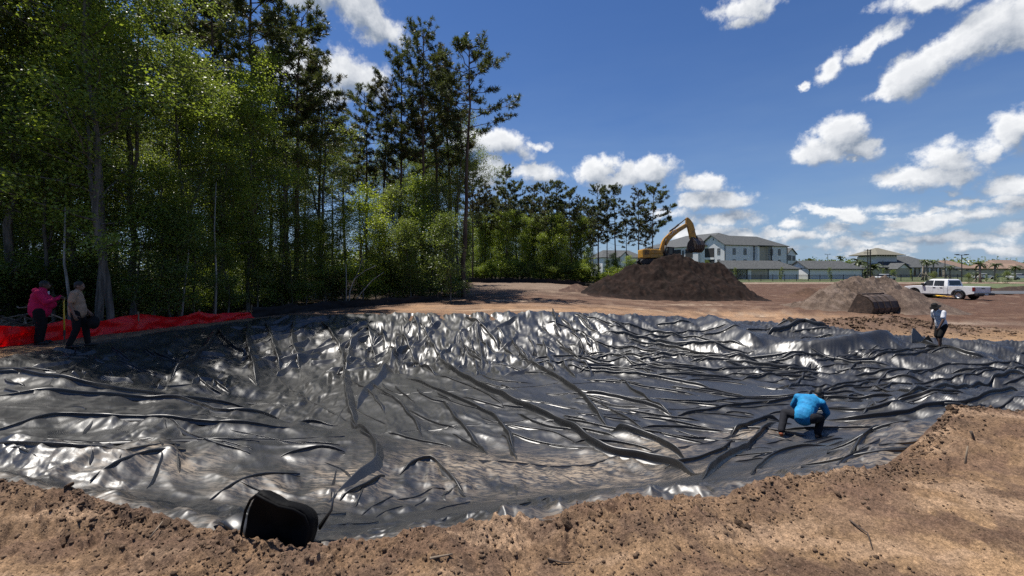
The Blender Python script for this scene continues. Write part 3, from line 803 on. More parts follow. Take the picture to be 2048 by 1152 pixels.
    for (cx, cy, rx, ry, am) in ((1080, 945, 2.0, .8, .05), (880, 960, .8, .6, .06), (1250, 930, .8, .5, .04)):
        X0, Y0 = hit(cx, cy)
        H += am * np.exp(-(((XX - X0) / rx) ** 2 + ((YY - Y0) / ry) ** 2)) * (ridg(XX * 3.1 + .4 * YY, YY * 1.4, 2, .45) - .35)
    # loose edge: the rim of the sheet is rucked up where it lies on the bank
    rim = np.exp(-(sd / .5) ** 2) * (ss(14, 18, YY) + .35)
    H += rim * (.16 * np.maximum(0, fbm(XX * .9 + 4, YY * .9, 3)) + .08 * (ridg(XX * 2.3, YY * 2.3, 2) - .3))
    ne = (1 - ss(.4, 1.6, sd)) * (1 - ss(6, 8, YY))
    H += ne * (.05 * crumple(XX * 3.2, YY * 3.2, .4) + .03 * (ridg(XX * 4.5 + 3, YY * 1.3, 2) - .4))
    tuck = (1 - ss(.02, .22, sd)) * (1 - ss(9, 12, YY))
    Z = z + .03 - .07 * tuck + H * (.25 + .75 * ss(0, .3, sd))
    # dust and dried mud
    PX = 1024 + F * XX / YY; 
    def blob(cx, cy, rx, ry):
        X0, Y0 = hit(cx, cy); return X0, Y0
    dust = np.zeros_like(Z)
    for (cx, cy, rx, ry, amt) in ((1120, 945, 2.1, 1.0, .75), (950, 950, 1.2, .8, .6), (330, 930, .55, .35, .9), (700, 965, .7, .4, .7), (1330, 905, .7, .5, .6), (1500, 880, .7, .5, .55), (1660, 930, .8, .5, .4), (1400, 950, .8, .5, .5), (560, 990, .7, .4, .5), (200, 960, .6, .4, .4), (1700, 860, .6, .4, .35)):
        X0, Y0 = hit(cx, cy)
        dust = np.maximum(dust, amt * np.exp(-(((XX - X0) / rx) ** 2 + ((YY - Y0) / ry) ** 2)))
    dust += .35 * np.exp(-(sd / .25) ** 2) * (1 - ss(12, 15, YY))
    dust *= 1.25 * ss(-.5, .15, fbm(XX * 1.7, YY * 1.7, 4))
    idx = np.arange(nS * nY).reshape(nY, nS)
    Q = np.stack([idx[:-1, :-1], idx[:-1, 1:], idx[1:, 1:], idx[1:, :-1]], -1).reshape(-1, 4)
    ok = sdj.ravel()[Q].min(1) > -.02
    Q = Q[ok]
    used = np.zeros(nS * nY, bool); used[Q.ravel()] = True
    remap = -np.ones(nS * nY, np.int64); remap[used] = np.arange(used.sum())
    V = np.stack([XX.ravel(), YY.ravel(), Z.ravel()], -1)[used]
    def zs(x, y):
        fi = np.interp(y, Yr, np.arange(nY)); fj = np.clip((x / y - S[0]) / (S[1] - S[0]), 0, nS - 1.001)
        i = np.clip(fi.astype(int), 0, nY - 2); j = fj.astype(int); ti = fi - i; tj = fj - j
        return (Z[i, j] * (1 - tj) + Z[i, j + 1] * tj) * (1 - ti) + (Z[i + 1, j] * (1 - tj) + Z[i + 1, j + 1] * tj) * ti
    extraV, extraQ, n0 = [], [], int(used.sum())
    for (P, h, a_, up_) in STRIPS:
        L_ = np.concatenate([[0], np.cumsum(np.hypot(*(P[1:] - P[:-1]).T))]); n_ = max(12, int(L_[-1] / (.05 if a_ > .034 else .09))); u_ = np.linspace(0, L_[-1], n_)
        x = np.interp(u_, L_, P[:, 0]); y = np.interp(u_, L_, P[:, 1])
        tx = np.gradient(x); ty = np.gradient(y)
        ker = np.ones(5) / 5
        tx = np.convolve(np.pad(tx, 2, 'edge'), ker, 'valid'); ty = np.convolve(np.pad(ty, 2, 'edge'), ker, 'valid')
        l = np.hypot(tx, ty); rx, ry = ty / l, -tx / l
        inside_ok = in_poly(x, y, POLY)
        if inside_ok.mean() < .3: continue
        sm = lambda v, k=7: np.convolve(np.pad(v, k // 2, 'edge'), np.ones(k) / k, 'valid')
        tt = u_ / L_[-1]; tp_ = ss(0, .14, tt) * ss(0, .14, 1 - tt); av = a_ * (.12 + .88 * tp_)
        z0_ = sm(zs(x, y)); zb = sm(zs(x + rx * av * 1.9, y + ry * av * 1.9))
        hh = np.maximum(z0_ - zb, 0) + .004 + (up_ * tp_ * (1 + .2 * gn(u_ * 1.3 + n_, u_ * 0)) if h < .45 else .02)
        lean = .8 + .5 * gn(u_ * .9 + n_, u_ * 0)
        prof = [(-3.2, None), (-2.2, .26), (-1.2, .60), (-.5, .90), (-.1, 1.0), (.16, 1.0), (.33, .88), (.34, .60), (.27, .32), (.34, .12), (.9, .03), (2.1, -.06)]
        rows = []
        for (o_, f_) in prof:
            off = av * o_ * (lean if o_ > 0 else 1.0)
            zf = sm(zs(x + rx * off, y + ry * off), 5)
            if f_ is None: zz = zf - .015
            elif o_ < 0: zz = zf + (zb + hh - z0_) * (f_ if o_ > -.6 else f_ * .9)
            else: zz = zb + hh * f_ - (.02 if f_ < 0 else 0)
            rows.append(np.stack([x + rx * off, y + ry * off, zz], -1))
        G_ = np.stack(rows, 1); k_ = len(prof)
        id_ = np.arange(n_ * k_).reshape(n_, k_) + n0
        extraQ.append(np.stack([id_[:-1, :-1], id_[:-1, 1:], id_[1:, 1:], id_[1:, :-1]], -1).reshape(-1, 4)); extraV.append(G_.reshape(-1, 3)); n0 += n_ * k_
    dustv = np.concatenate([np.clip(dust.ravel()[used], 0, 1)] + [np.full(len(v), .0) for v in extraV])
    V = np.concatenate([V] + extraV); Qa = np.concatenate([remap[Q]] + extraQ)
    me = mesh_np('pond_liner', V, Qa, True)
    a = me.attributes.new('dust', 'FLOAT', 'POINT'); a.data.foreach_set('value', dustv.astype(np.float32))
    o = link('pond_liner', me, M_liner)
    tag(o, 'huge wrinkled black plastic sheet lining the freshly dug pond', 'pond liner')
    return (S, Yr, Z, sd)
LIN = build_liner()
def lz(x, y):
    """height of the liner's surface, where it lies; of the ground elsewhere"""
    S, Yr, Z, sd = LIN
    s = x / y
    j = int(np.clip(np.searchsorted(S, s), 0, len(S) - 1)); i = int(np.clip(np.searchsorted(Yr, y), 0, len(Yr) - 1))
    if sd[i, j] > 0 and abs(Yr[i] - y) < .3: return float(Z[i, j])
    return gz(x, y)
# ================================================================== TREES
def tube_np(pts, rad, sides=7):
    pts = np.asarray(pts, float); n = len(pts)
    d = np.gradient(pts, axis=0); d /= np.linalg.norm(d, axis=1)[:, None] + 1e-9
    ref = np.where(np.abs(d[:, 2:3]) > .9, [[1.0, 0, 0]], [[0, 0, 1.0]])
    a = np.cross(d, ref); a /= np.linalg.norm(a, axis=1)[:, None] + 1e-9
    b = np.cross(a, d)
    th = np.arange(sides) * 2 * np.pi / sides
    V = pts[:, None, :] + (a[:, None, :] * np.cos(th)[None, :, None] + b[:, None, :] * np.sin(th)[None, :, None]) * np.asarray(rad)[:, None, None]
    i = np.arange(n * sides).reshape(n, sides)
    Q = np.stack([i[:-1], np.roll(i[:-1], -1, 1), np.roll(i[1:], -1, 1), i[1:]], -1).reshape(-1, 4)
    return V.reshape(-1, 3), Q
def cat(parts):
    V, Q, n = [], [], 0
    for v, q in parts:
        V.append(v); Q.append(q + n); n += len(v)
    return np.concatenate(V), np.concatenate(Q)
def leaf_quads(C, L, Wd, rs, droop=.35, flat=.75, dirs=None):
    """rhombus leaves about the points C"""
    n = len(C)
    if dirs is None:
        a = rs.normal(size=(n, 3)); a[:, 2] = a[:, 2] * .5 - droop
    else: a = dirs
    a /= np.linalg.norm(a, axis=1)[:, None]
    nrm = rs.normal(size=(n, 3)); nrm[:, 2] = np.abs(nrm[:, 2]) + flat
    b = np.cross(nrm, a); b /= np.linalg.norm(b, axis=1)[:, None] + 1e-9
    Ls = L * rs.uniform(.65, 1.3, (n, 1)); Ws = Wd * rs.uniform(.7, 1.25, (n, 1))
    V = np.stack([C, C + a * Ls * .5 + b * Ws * .5, C + a * Ls, C + a * Ls * .5 - b * Ws * .5], 1).reshape(-1, 3)
    return V, np.arange(4 * n).reshape(n, 4)
def tinted(name, V, Q, tint, smooth=False):
    me = mesh_np(name, V, Q, smooth)
    a = me.attributes.new('tint', 'FLOAT', 'POINT')
    a.data.foreach_set('value', np.repeat(tint, 4).astype(np.float32))
    return me
def wobble(p0, p1, n, amp, rs):
    t = np.linspace(0, 1, n)[:, None]
    P = np.asarray(p0)[None] * (1 - t) + np.asarray(p1)[None] * t
    k = np.cumsum(rs.normal(0, amp, (n, 3)), 0); k -= k[0]; k[:, 2] *= .2
    return P + k - t * k[-1] * .6
def broadleaf(seed, H, Rr, nl, leaf=(.12, .07), low=.18, tr=.12, top=1.0, fork=True, cl=.30):
    rs = np.random.RandomState(seed)
    T = wobble((0, 0, -.3), (rs.normal(0, .5), rs.normal(0, .5), H), 13, .10, rs)
    tr_rad = tr * (1 - np.linspace(0, 1, 13)) ** .8 + .018
    trunk = [tube_np(T, tr_rad, 8)]
    if fork:
        i = rs.randint(4, 7); d = rs.normal(0, 1, 2); d /= np.linalg.norm(d)
        F2 = wobble(T[i], T[i] + np.array([d[0] * H * .13, d[1] * H * .13, H * .5]), 8, .08, rs)
        trunk.append(tube_np(F2, np.linspace(tr_rad[i] * .8, .015, 8), 7))
        stems = [(T, tr_rad), (F2, np.linspace(tr_rad[i] * .8, .015, 8))]
    else: stems = [(T, tr_rad)]
    br, pts = [], []
    nb = int(30 * top) + 8
    for k in range(nb):
        S_, sr = stems[0] if (len(stems) == 1 or k % 3) else stems[1]
        u = low + (1 - low) * (k + rs.rand()) / nb
        f = u * (len(S_) - 1); i = min(int(f), len(S_) - 2); p = S_[i] + (S_[i + 1] - S_[i]) * (f - i)
        if p[2] < low * H * .8: continue
        az = k * 2.4 + rs.normal(0, .5)
        prof = math.sin(math.pi * (min(1, max(.05, (p[2] / H - low) / (1 - low))) ** .75 * .86 + .12))
        Lb = Rr * (.45 + .65 * prof) * rs.uniform(.65, 1.15); el = rs.uniform(.1, .75)
        e = p + np.array([math.cos(az) * math.cos(el), math.sin(az) * math.cos(el), math.sin(el)]) * Lb
        B = wobble(p, e, 6, .06 * Lb, rs)
        br.append(tube_np(B, np.linspace(max(.012, sr[min(i, len(sr) - 1)] * .45), .006, 6), 5))
        for j in range(6):
            q = B[rs.randint(1, 6)]; dd = rs.normal(size=3); dd[2] = dd[2] * .5 + .1; dd /= np.linalg.norm(dd)
            Lt = Lb * rs.uniform(.2, .45); e2 = q + dd * Lt
            br.append(tube_np(np.array([q, (q + e2) / 2 + rs.normal(0, .03, 3), e2]), np.array([.010, .007, .004]), 4))
            for m in range(4): pts.append(q + dd * Lt * rs.uniform(.25, 1.1))
        for m in range(3): pts.append(B[rs.randint(3, 6)] + rs.normal(0, .1, 3))
    pts = np.array(pts)
    ci = rs.randint(0, len(pts), nl)
    wgt = rs.rand(len(pts)) ** .7 * .6
    C = pts[ci] + rs.normal(0, cl, (nl, 3)) * [1, 1, .6]
    V, Q = leaf_quads(C, leaf[0], leaf[1], rs)
    tint = np.clip(wgt[ci] + rs.rand(nl) * .45, 0, 1)
    return cat(trunk), cat(br), (V, Q, tint)
def pine(seed, H, c0=.5, Rr=2.6, nb=40, tuft=26, tr=.17, nl=.29, bare=5, nw=.047):
    rs = np.random.RandomState(seed)
    T = wobble((0, 0, -.3), (rs.normal(0, .35), rs.normal(0, .35), H), 14, .05, rs)
    tr_rad = tr * (1 - np.linspace(0, 1, 14) * .82)
    trunk = tube_np(T, tr_rad, 9)
    br, TC, TD = [], [], []
    for k in range(nb + bare):
        if k < bare: u = rs.uniform(.2, c0); Lb = rs.uniform(.5, 1.6)
        else:
            u = c0 + (1 - c0) * ((k - bare + rs.rand()) / nb) ** .9
            v = (u - c0) / (1 - c0)
            Lb = Rr * (.35 + .75 * math.sin(math.pi * min(1, (.22 + .70 * v)))) * rs.uniform(.55, 1.15)
            if v > .85: Lb *= .75
        f = min(u, .985) * 13; i = min(int(f), 12); p = T[i] + (T[i + 1] - T[i]) * (f - i)
        az = k * 2.4 + rs.normal(0, .5); el = rs.uniform(-.15, .45) + (.5 if u > .9 else 0)
        e = p + np.array([math.cos(az) * math.cos(el), math.sin(az) * math.cos(el), math.sin(el)]) * Lb
        B = wobble(p, e, 6, .04 * Lb, rs); B[-1, 2] += .12 * Lb; B[-2, 2] += .03 * Lb
        br.append(tube_np(B, np.linspace(.035 if k >= bare else .02, .010, 6), 5))
        if k < bare: continue
        TC.append(B[-1]); TD.append(B[-1] - B[-2])
        ns = int(3 + Lb * 3.2)
        for j in range(ns):
            q = B[rs.randint(2, 6)] ; dd = (B[-1] - B[0]) / Lb + rs.normal(0, .65, 3); dd[2] = abs(dd[2]) * .8 + .15
            dd /= np.linalg.norm(dd); e2 = q + dd * rs.uniform(.25, .75)
            br.append(tube_np(np.array([q, e2]), np.array([.014, .008]), 4))
            TC.append(e2); TD.append(dd)
            if rs.rand() < .5: TC.append((q + e2) / 2); TD.append(dd)
    TC, TD = np.array(TC), np.array(TD); TD /= np.linalg.norm(TD, axis=1)[:, None]
    n = len(TC); ci = np.repeat(np.arange(n), tuft)
    dirs = TD[ci] * .75 + rs.normal(0, .62, (len(ci), 3)); 
    C = TC[ci] - TD[ci] * rs.uniform(0, .16, (len(ci), 1))
    V, Q = leaf_quads(C, nl, nw, rs, dirs=dirs)
    tint = np.clip(np.repeat(rs.rand(n) * .55, tuft) + rs.rand(len(ci)) * .45, 0, 1)
    return trunk, cat(br), (V, Q, tint)
def bark(name, c, c2, stretch=.18, sc=9):
    m = material(name, c, .92, .35, sc, bump=.7, bscale=26, c2=c2, wood=True, spec=.2)
    return m
M_bark_grey = bark('grey_bark', (.085, .077, .067), (.18, .165, .145))
M_bark_pine = bark('pine_bark', (.085, .058, .043), (.17, .115, .085))
M_leaf_a = leaf_material('leaf_mid', (.06, .105, .03), (.215, .275, .075), .52)
M_leaf_b = leaf_material('leaf_bright', (.10, .17, .03), (.29, .37, .07), .52)
M_leaf_c = leaf_material('leaf_dark', (.06, .10, .03), (.20, .25, .075), .5)
M_needle = leaf_material('needles', (.042, .062, .026), (.125, .15, .06), .3, .5, .35)
M_needle_b = leaf_material('needles_brown', (.035, .045, .018), (.11, .105, .045), .25, .5, .35)

TREES = {}
def proto(kind, name, data, mats):
    tk, br, (V, Q, tint) = data
    mt = mesh_np(name + '_trunk', *tk, smooth=True); mt.materials.append(mats[0])
    mc = mesh_np(name + '_crown', *cat([(V, Q), br]))
    a = mc.attributes.new('tint', 'FLOAT', 'POINT')
    a.data.foreach_set('value', np.concatenate([np.repeat(tint, 4), np.zeros(len(br[0]))]).astype(np.float32))
    mc.materials.append(mats[1]); mc.materials.append(mats[0])
    mc.polygons.foreach_set('material_index', np.concatenate([np.zeros(len(Q), np.int32), np.ones(len(br[1]), np.int32)]))
    TREES[kind] = (name, mt, mc)
def plant(kind, x, y, rz, sc, label, cat_, group=None, z=None):
    name, mt, mc = TREES[kind]
    t = thing(name, label, cat_, (x, y, (gz(x, y) if z is None else z) - .05), rz, group)
    t.scale = (sc if isinstance(sc, tuple) else (sc, sc, sc))
    for nm, me in (('trunk', mt), ('crown', mc)):
        o = bpy.data.objects.new(nm, me); COL.objects.link(o); o.parent = t
    return t
proto('oak1', 'broadleaf_tree', broadleaf(1, 16, 3.0, 20000, (.125, .07), .27, .13), (M_bark_grey, M_leaf_a))
proto('oak2', 'broadleaf_tree', broadleaf(2, 15, 2.7, 18000, (.125, .07), .25, .11), (M_bark_grey, M_leaf_a))
proto('oak3', 'broadleaf_tree', broadleaf(3, 13, 2.6, 20000, (.12, .065), .20, .09), (M_bark_grey, M_leaf_b))
proto('oak4', 'broadleaf_tree', broadleaf(4, 17, 3.2, 16000, (.13, .07), .40, .11), (M_bark_grey, M_leaf_c))
proto('sap1', 'young_tree', broadleaf(5, 7.5, 1.7, 12000, (.12, .065), .12, .05, .8, False, .28), (M_bark_grey, M_leaf_b))
M_leaf_sunlit = leaf_material('leaf_sunlit_lime', (.15, .23, .03), (.36, .45, .06), .52)  # leaf colour brightened to carry the sunlit look of one young tree
proto('lime', 'young_tree', broadleaf(15, 7.5, 1.9, 12000, (.12, .065), .10, .05, .8, False, .3), (M_bark_grey, M_leaf_sunlit))
proto('sap2', 'young_tree', broadleaf(6, 6.5, 1.5, 9000, (.12, .07), .15, .045, .7, False, .28), (M_bark_grey, M_leaf_a))
proto('sap3', 'young_tree', broadleaf(7, 8.5, 1.6, 9000, (.13, .07), .2, .05, .8, False, .3), (M_bark_grey, M_leaf_c))
proto('shrub1', 'shrub', broadleaf(8, 2.6, 1.3, 5200, (.11, .06), .05, .025, .5, True, .22), (M_bark_grey, M_leaf_b))
proto('shrub2', 'shrub', broadleaf(9, 2.2, 1.2, 4600, (.10, .055), .05, .02, .5, True, .22), (M_bark_grey, M_leaf_a))
proto('shrub3', 'shrub', broadleaf(10, 3.2, 1.4, 5200, (.11, .06), .05, .025, .5, True, .24), (M_bark_grey, M_leaf_c))
proto('pine1', 'pine_tree', pine(21, 21, .48, 2.9, 44), (M_bark_pine, M_needle))
proto('pine2', 'pine_tree', pine(22, 20, .50, 2.4, 42), (M_bark_pine, M_needle))
proto('pine3', 'pine_tree', pine(23, 19, .55, 2.3, 38), (M_bark_pine, M_needle_b))
proto('pine4', 'pine_tree', pine(24, 18, .64, 2.3, 30, bare=8), (M_bark_pine, M_needle))
proto('pine5', 'pine_tree', pine(25, 17, .50, 2.3, 38), (M_bark_pine, M_needle))

proto('far1', 'pine_tree', pine(31, 17, .44, 2.5, 46, 26, .17, .30, 4, .06), (M_bark_pine, M_needle))
proto('far2', 'pine_tree', pine(32, 17, .52, 2.2, 40, 26, .16, .30, 6, .06), (M_bark_pine, M_needle_b))
proto('far3', 'pine_tree', pine(33, 17, .50, 2.9, 40, 26, .17, .32, 6, .06), (M_bark_pine, M_needle))

rt = random.Random(3)
def XY(px, Y): return (px - 1024) / F * Y
def tr(kind, px, Y, H=None, label=None, cat_='tree', group=None, rz=None, wide=1.0):
    base_h = {'oak1': 16, 'oak2': 15, 'oak3': 13, 'oak4': 17, 'sap1': 7.5, 'lime': 7.5, 'sap2': 6.5, 'sap3': 8.5, 'shrub1': 2.6, 'shrub2': 2.2, 'shrub3': 3.2, 'pine1': 21, 'pine2': 20, 'pine3': 19, 'pine4': 18, 'pine5': 17, 'far1': 17, 'far2': 17, 'far3': 17}[kind]
    s = (H / base_h) if H else rt.uniform(.9, 1.1)
    return plant(kind, XY(px, Y), Y, rt.uniform(0, 6.28) if rz is None else rz, (s * wide, s * wide, s), label, cat_, group)
def topH(py, Y): return (HOR - py) / F * Y + EYE + .3
G1 = 'broadleaf trees at the edge of the dark wood'
# --- broadleaf trees along the left edge of the wood
for (k, px, Y, H, lab) in [
    ('oak1', 28, 15.5, 16, 'slim grey trunked broadleaf tree behind the man in pink, farthest left in the wood'),
    ('oak2', 140, 17.0, 15, 'broadleaf tree with a grey trunk rising just behind the man in tan'),
    ('oak4', 196, 15.2, 17, 'leafy tree with a curved grey trunk standing over the red silt fence'),
    ('oak1', 262, 17.5, 14.2, 'tall broadleaf tree with forked grey stems above the red silt fence'),
    ('oak3', 225, 14.6, 13, 'broadleaf tree with a thick leaning trunk close behind the red fence'),
    ('oak2', 362, 18.5, 12, 'broadleaf tree with thin pale trunk near the middle of the red fence'),
    ('oak3', 428, 20.5, 11.5, 'bright green broadleaf tree with a pale trunk below the first pines'),
    ('oak3', 495, 23.0, 13, 'round crowned broadleaf tree in front of the tallest left pines'),
    ('oak2', 565, 26, 12, 'broadleaf tree with ragged leaves right of the tallest left pines'),
    ('oak1', -70, 15.0, 16, None), ('oak2', -170, 14.0, 15, None), ('oak4', -20, 20, 17, None),
    ('oak2', 180, 22, 16, None), ('oak3', 110, 16.0, 9, None), ('oak1', 470, 29, 14, None), ('oak4', 235, 27, 16, None), ('oak2', 100, 27, 17, None), ('oak1', -60, 26, 17, None), ('oak4', 350, 33, 14, None), ('oak2', -250, 18, 16, None), ('oak1', -380, 16, 16, None), ('oak4', -300, 24, 17, None),
    ('oak4', 560, 36, 15, None), ('oak1', 470, 40, 17, None), ('oak4', 690, 42, 14, None), ('oak2', 210, 34, 17, None), ('oak4', 20, 36, 18, None), ('oak1', 590, 48, 16, None), ('oak1', 760, 50, 13, None), ('oak2', 420, 50, 17, None)]:
    tr(k, px, Y, H, lab or 'leafy broadleaf tree standing deep in the dark wood at left', 'tree', G1 if lab else 'broadleaf trees inside the wood')
# --- the tall pines
for (k, px, Y, ty, lab, w) in [
    ('pine1', 425, 23, -60, 'tall pine with bare spreading limbs, first of the big left pines', 1.0),
    ('pine1', 505, 25, -90, 'thickest tall pine with a dense dark crown reaching out of the frame', 1.25),
    ('pine2', 590, 27, 20, 'dark pine leaning its ragged crown against the left cloud', 1.1),
    ('pine3', 640, 33, 130, 'pine with a thin reddish crown between the two big pine groups', 1.0),
    ('pine5', 575, 30, 40, 'pine close behind the dark leaning one, with low limbs', 1.1),
    ('pine2', 735, 40, 185, 'pine at the left end of the tall middle group', 1.0),
    ('pine3', 768, 38, 170, 'slender pine with brownish needles in the tall middle group', 1.0),
    ('pine2', 800, 38, 120, 'pine left of the highest pine in the middle group', 1.0),
    ('pine1', 846, 37, 62, 'highest pine of the middle group with its crown against blue sky', 1.0),
    ('pine3', 872, 40, 115, 'pine just right of the highest pine in the middle group', 1.0),
    ('pine4', 928, 36, 92, 'lone tall pine with a long bare trunk at the corner of the wood', 1.15),
    ('pine5', 900, 43, 150, 'pine with a full crown partly hidden behind the lone tall pine', 1.0),
    ('pine4', 690, 47, 240, None, 1), ('pine4', 665, 52, 300, None, 1), ('pine3', 720, 58, 310, None, 1), ('pine4', 905, 56, 300, None, 1), ('pine4', 850, 60, 320, None, 1), ('pine3', 800, 62, 330, None, 1), ('pine2', 540, 40, 100, None, 1), ('pine3', 610, 45, 220, None, 1), ('pine1', 380, 34, -40, None, 1), ('pine2', 460, 36, 10, None, 1), ('pine3', 330, 30, -60, None, 1)]:
    tr(k, px, Y, topH(ty, Y), lab or 'slender pine in the thick of the wood behind the tall middle group', 'pine', 'tall pines of the near wood' if lab else 'pines deeper in the wood', wide=w)
# --- the far row of pines behind the long black silt fence
for (k, px, Y, ty, lab) in [
    ('far2', 945, 66, 335, 'pine just right of the lone tall pine, in the far row'), ('far2', 968, 70, 385, 'low pine with a thin crown in the far row beside the lone tall pine'),
    ('far1', 1012, 68, 346, 'full crowned pine rising under the long white cloud'), ('far3', 1035, 73, 375, 'pine close right of the full crowned one in the far row'),
    ('far2', 1068, 78, 378, 'pale slender pine standing back between two groups of the far row'), ('far1', 1092, 70, 375, 'pine with a bushy crown in the middle of the far row'),
    ('far1', 1112, 72, 366, 'highest pine in the middle of the far row'), ('far3', 1145, 70, 380, 'wide crowned pine in the middle of the far row'), ('far2', 1165, 74, 395, 'narrow pine left of the gap in the far row'),
    ('far1', 1198, 70, 371, 'upright pine at the left of the last four in the far row'), ('far3', 1232, 70, 371, 'dense pine second of the last four in the far row'),
    ('far2', 1280, 70, 378, 'pine with a bare trunk just left of the last pine'), ('far3', 1303, 68, 370, 'last pine of the far row, open crowned, above the excavator'),
    ('far2', 1055, 82, 400, None), ('far2', 990, 80, 400, None), ('far2', 1130, 84, 410, None), ('far2', 1180, 86, 420, None), ('far2', 1215, 84, 410, None), ('far2', 1255, 86, 425, None), ('far2', 1020, 90, 420, None), ('far2', 960, 84, 400, None), ('far2', 1290, 88, 430, None), ('far2', 1100, 92, 420, None)]:
    tr(k, px, Y, topH(ty, Y), lab or 'thin pine standing back in the far row behind the silt fence', 'pine', 'pines of the far row' if lab else 'thin pines behind the far row')
for i in range(14):
    tr(['far1', 'far2', 'far3'][i % 3], 950 + i * 18 + rt.uniform(-6, 6), 80 + rt.uniform(0, 12), topH(398 + rt.uniform(-12, 26) + i * 1.5, 86), 'slim pine filling in behind the far row', 'pine', 'thin pines behind the far row')
# --- young trees and shrubs
for (k, px, Y, H, lab) in [
    ('lime', 722, 29.5, 7.6, 'sunlit yellow green young tree glowing at the middle of the wood edge'), ('sap1', 300, 16.5, 6, 'young tree with bright leaves leaning out over the red fence'),
    ('sap2', 655, 29, 5.5, 'young green tree left of the sunlit yellow green one'), ('sap3', 780, 33, 8.5, 'dark green young tree right of the sunlit yellow green one'), ('sap1', 825, 34, 9.2, 'tall young tree below the highest pine of the middle group'),
    ('sap3', 890, 37, 9.5, 'leafy young tree against the trunk of the lone tall pine'),
    ('sap2', 460, 20.5, 4.6, None), ('sap2', 520, 23, 5, None), ('sap3', 585, 26, 6, None), ('sap1', 610, 27.5, 5.4, None), ('sap2', 395, 18.2, 4.5, None), ('sap2', 340, 17, 4.6, None), ('sap3', 270, 15.8, 5, None), ('sap3', 160, 17, 6, None), ('sap2', 90, 18, 5, None), ('sap3', 20, 18, 6, None), ('sap3', -60, 17, 6, None), ('sap3', 690, 33, 7, None), ('sap2', 750, 32, 6, None), ('sap3', 860, 35, 7, None), ('sap3', 930, 42, 7, None), ('sap2', 530, 30, 7, None), ('sap3', 450, 27, 7, None), ('sap3', 240, 20, 7, None), ('sap3', 620, 38, 8, None), ('sap3', 800, 40, 8, None), ('sap2', 370, 24, 7, None)]:
    tr(k, px, Y, H, lab or 'young leafy tree in the shade along the edge of the near wood', 'young tree', 'young trees of the wood edge' if lab else 'shaded young trees')
for i in range(40):
    px = 932 + (i % 26) * 14.8 + rt.uniform(-6, 6); Y = 67.5 + rt.uniform(0, 8) + (9 if i >= 26 else 0)
    tr(rt.choice(['sap1', 'sap2', 'sap1', 'sap1']), px, Y, rt.uniform(6.5, 11.5) if px < 1170 else rt.uniform(3, 6), 'green young tree filling the gaps beneath the far row of pines', 'young tree', 'young trees under the far pines', wide=.95)
for i in range(30):
    px = 930 + i * 12 + rt.uniform(-4, 4)
    tr(rt.choice(['shrub1', 'shrub2', 'shrub1']), px, 66.2 + rt.uniform(0, 3), rt.uniform(1.6, 3.4), 'sunlit green shrub just behind the long black silt fence', 'shrub', 'shrubs behind the long silt fence', wide=1.3)
for i in range(62):
    t = i / 61.0
    px = -120 + 1050 * t; Y = 13.2 + 22.5 * t ** 1.45 + rt.uniform(.2, 2.6)
    tr(rt.choice(['shrub1', 'shrub2', 'shrub3', 'shrub3', 'shrub2']), px, Y, rt.uniform(1.0, 2.6), 'low leafy shrub on the floor of the wood behind the silt fences', 'shrub', 'shrubs on the wood floor', wide=1.25)
for i in range(60):
    px = rt.uniform(-300, 930); Y = 20 + 34 * rt.random()
    if Y < 15 + 22 * max(0, (px + 120) / 1050) ** 1.45 + 3: Y += 9
    tr(rt.choice(['sap3', 'sap2', 'oak4', 'shrub3', 'oak2']), px, Y, None, 'leafy tree or bush hidden deep in the shade of the wood', 'undergrowth', 'deep undergrowth of the wood')
# --- far woods on the horizon: one mass each
def far_woods(name, segs, seed, n, leaf=1.1, mat=None):
    rs = np.random.RandomState(seed); C = []
    for (x0, y0, x1, y1, h0, h1) in segs:
        t = rs.rand(n); u = rs.rand(n) ** .8
        hh = h0 + (h1 - h0) * t
        prof = hh * (.72 + .34 * fbm(t * 23 + seed, t * 0 + 3, 3) + .16 * gn(t * 140, t * 0 + seed))
        C.append(np.stack([x0 + (x1 - x0) * t + rs.normal(0, 2, n), y0 + (y1 - y0) * t + rs.normal(0, 5, n), u * prof - 1], -1))
    C = np.concatenate(C)
    V, Q = leaf_quads(C, leaf, leaf * .8, rs, droop=0, flat=.2)
    o = link(name, tinted(name, V, Q, rs.rand(len(C))), mat or M_leaf_c)
    return tag(o, kind='stuff')
far_woods('far_woods', [(150, 235, 420, 245, 11, 11.5), (130, 215, 300, 300, 9, 12), (60, 260, 160, 240, 9, 9)], 4, 9000)
far_woods('woods_behind_building', [(-160, 150, 60, 190, 13, 9), (-90, 110, 20, 122, 12, 9)], 6, 9000)
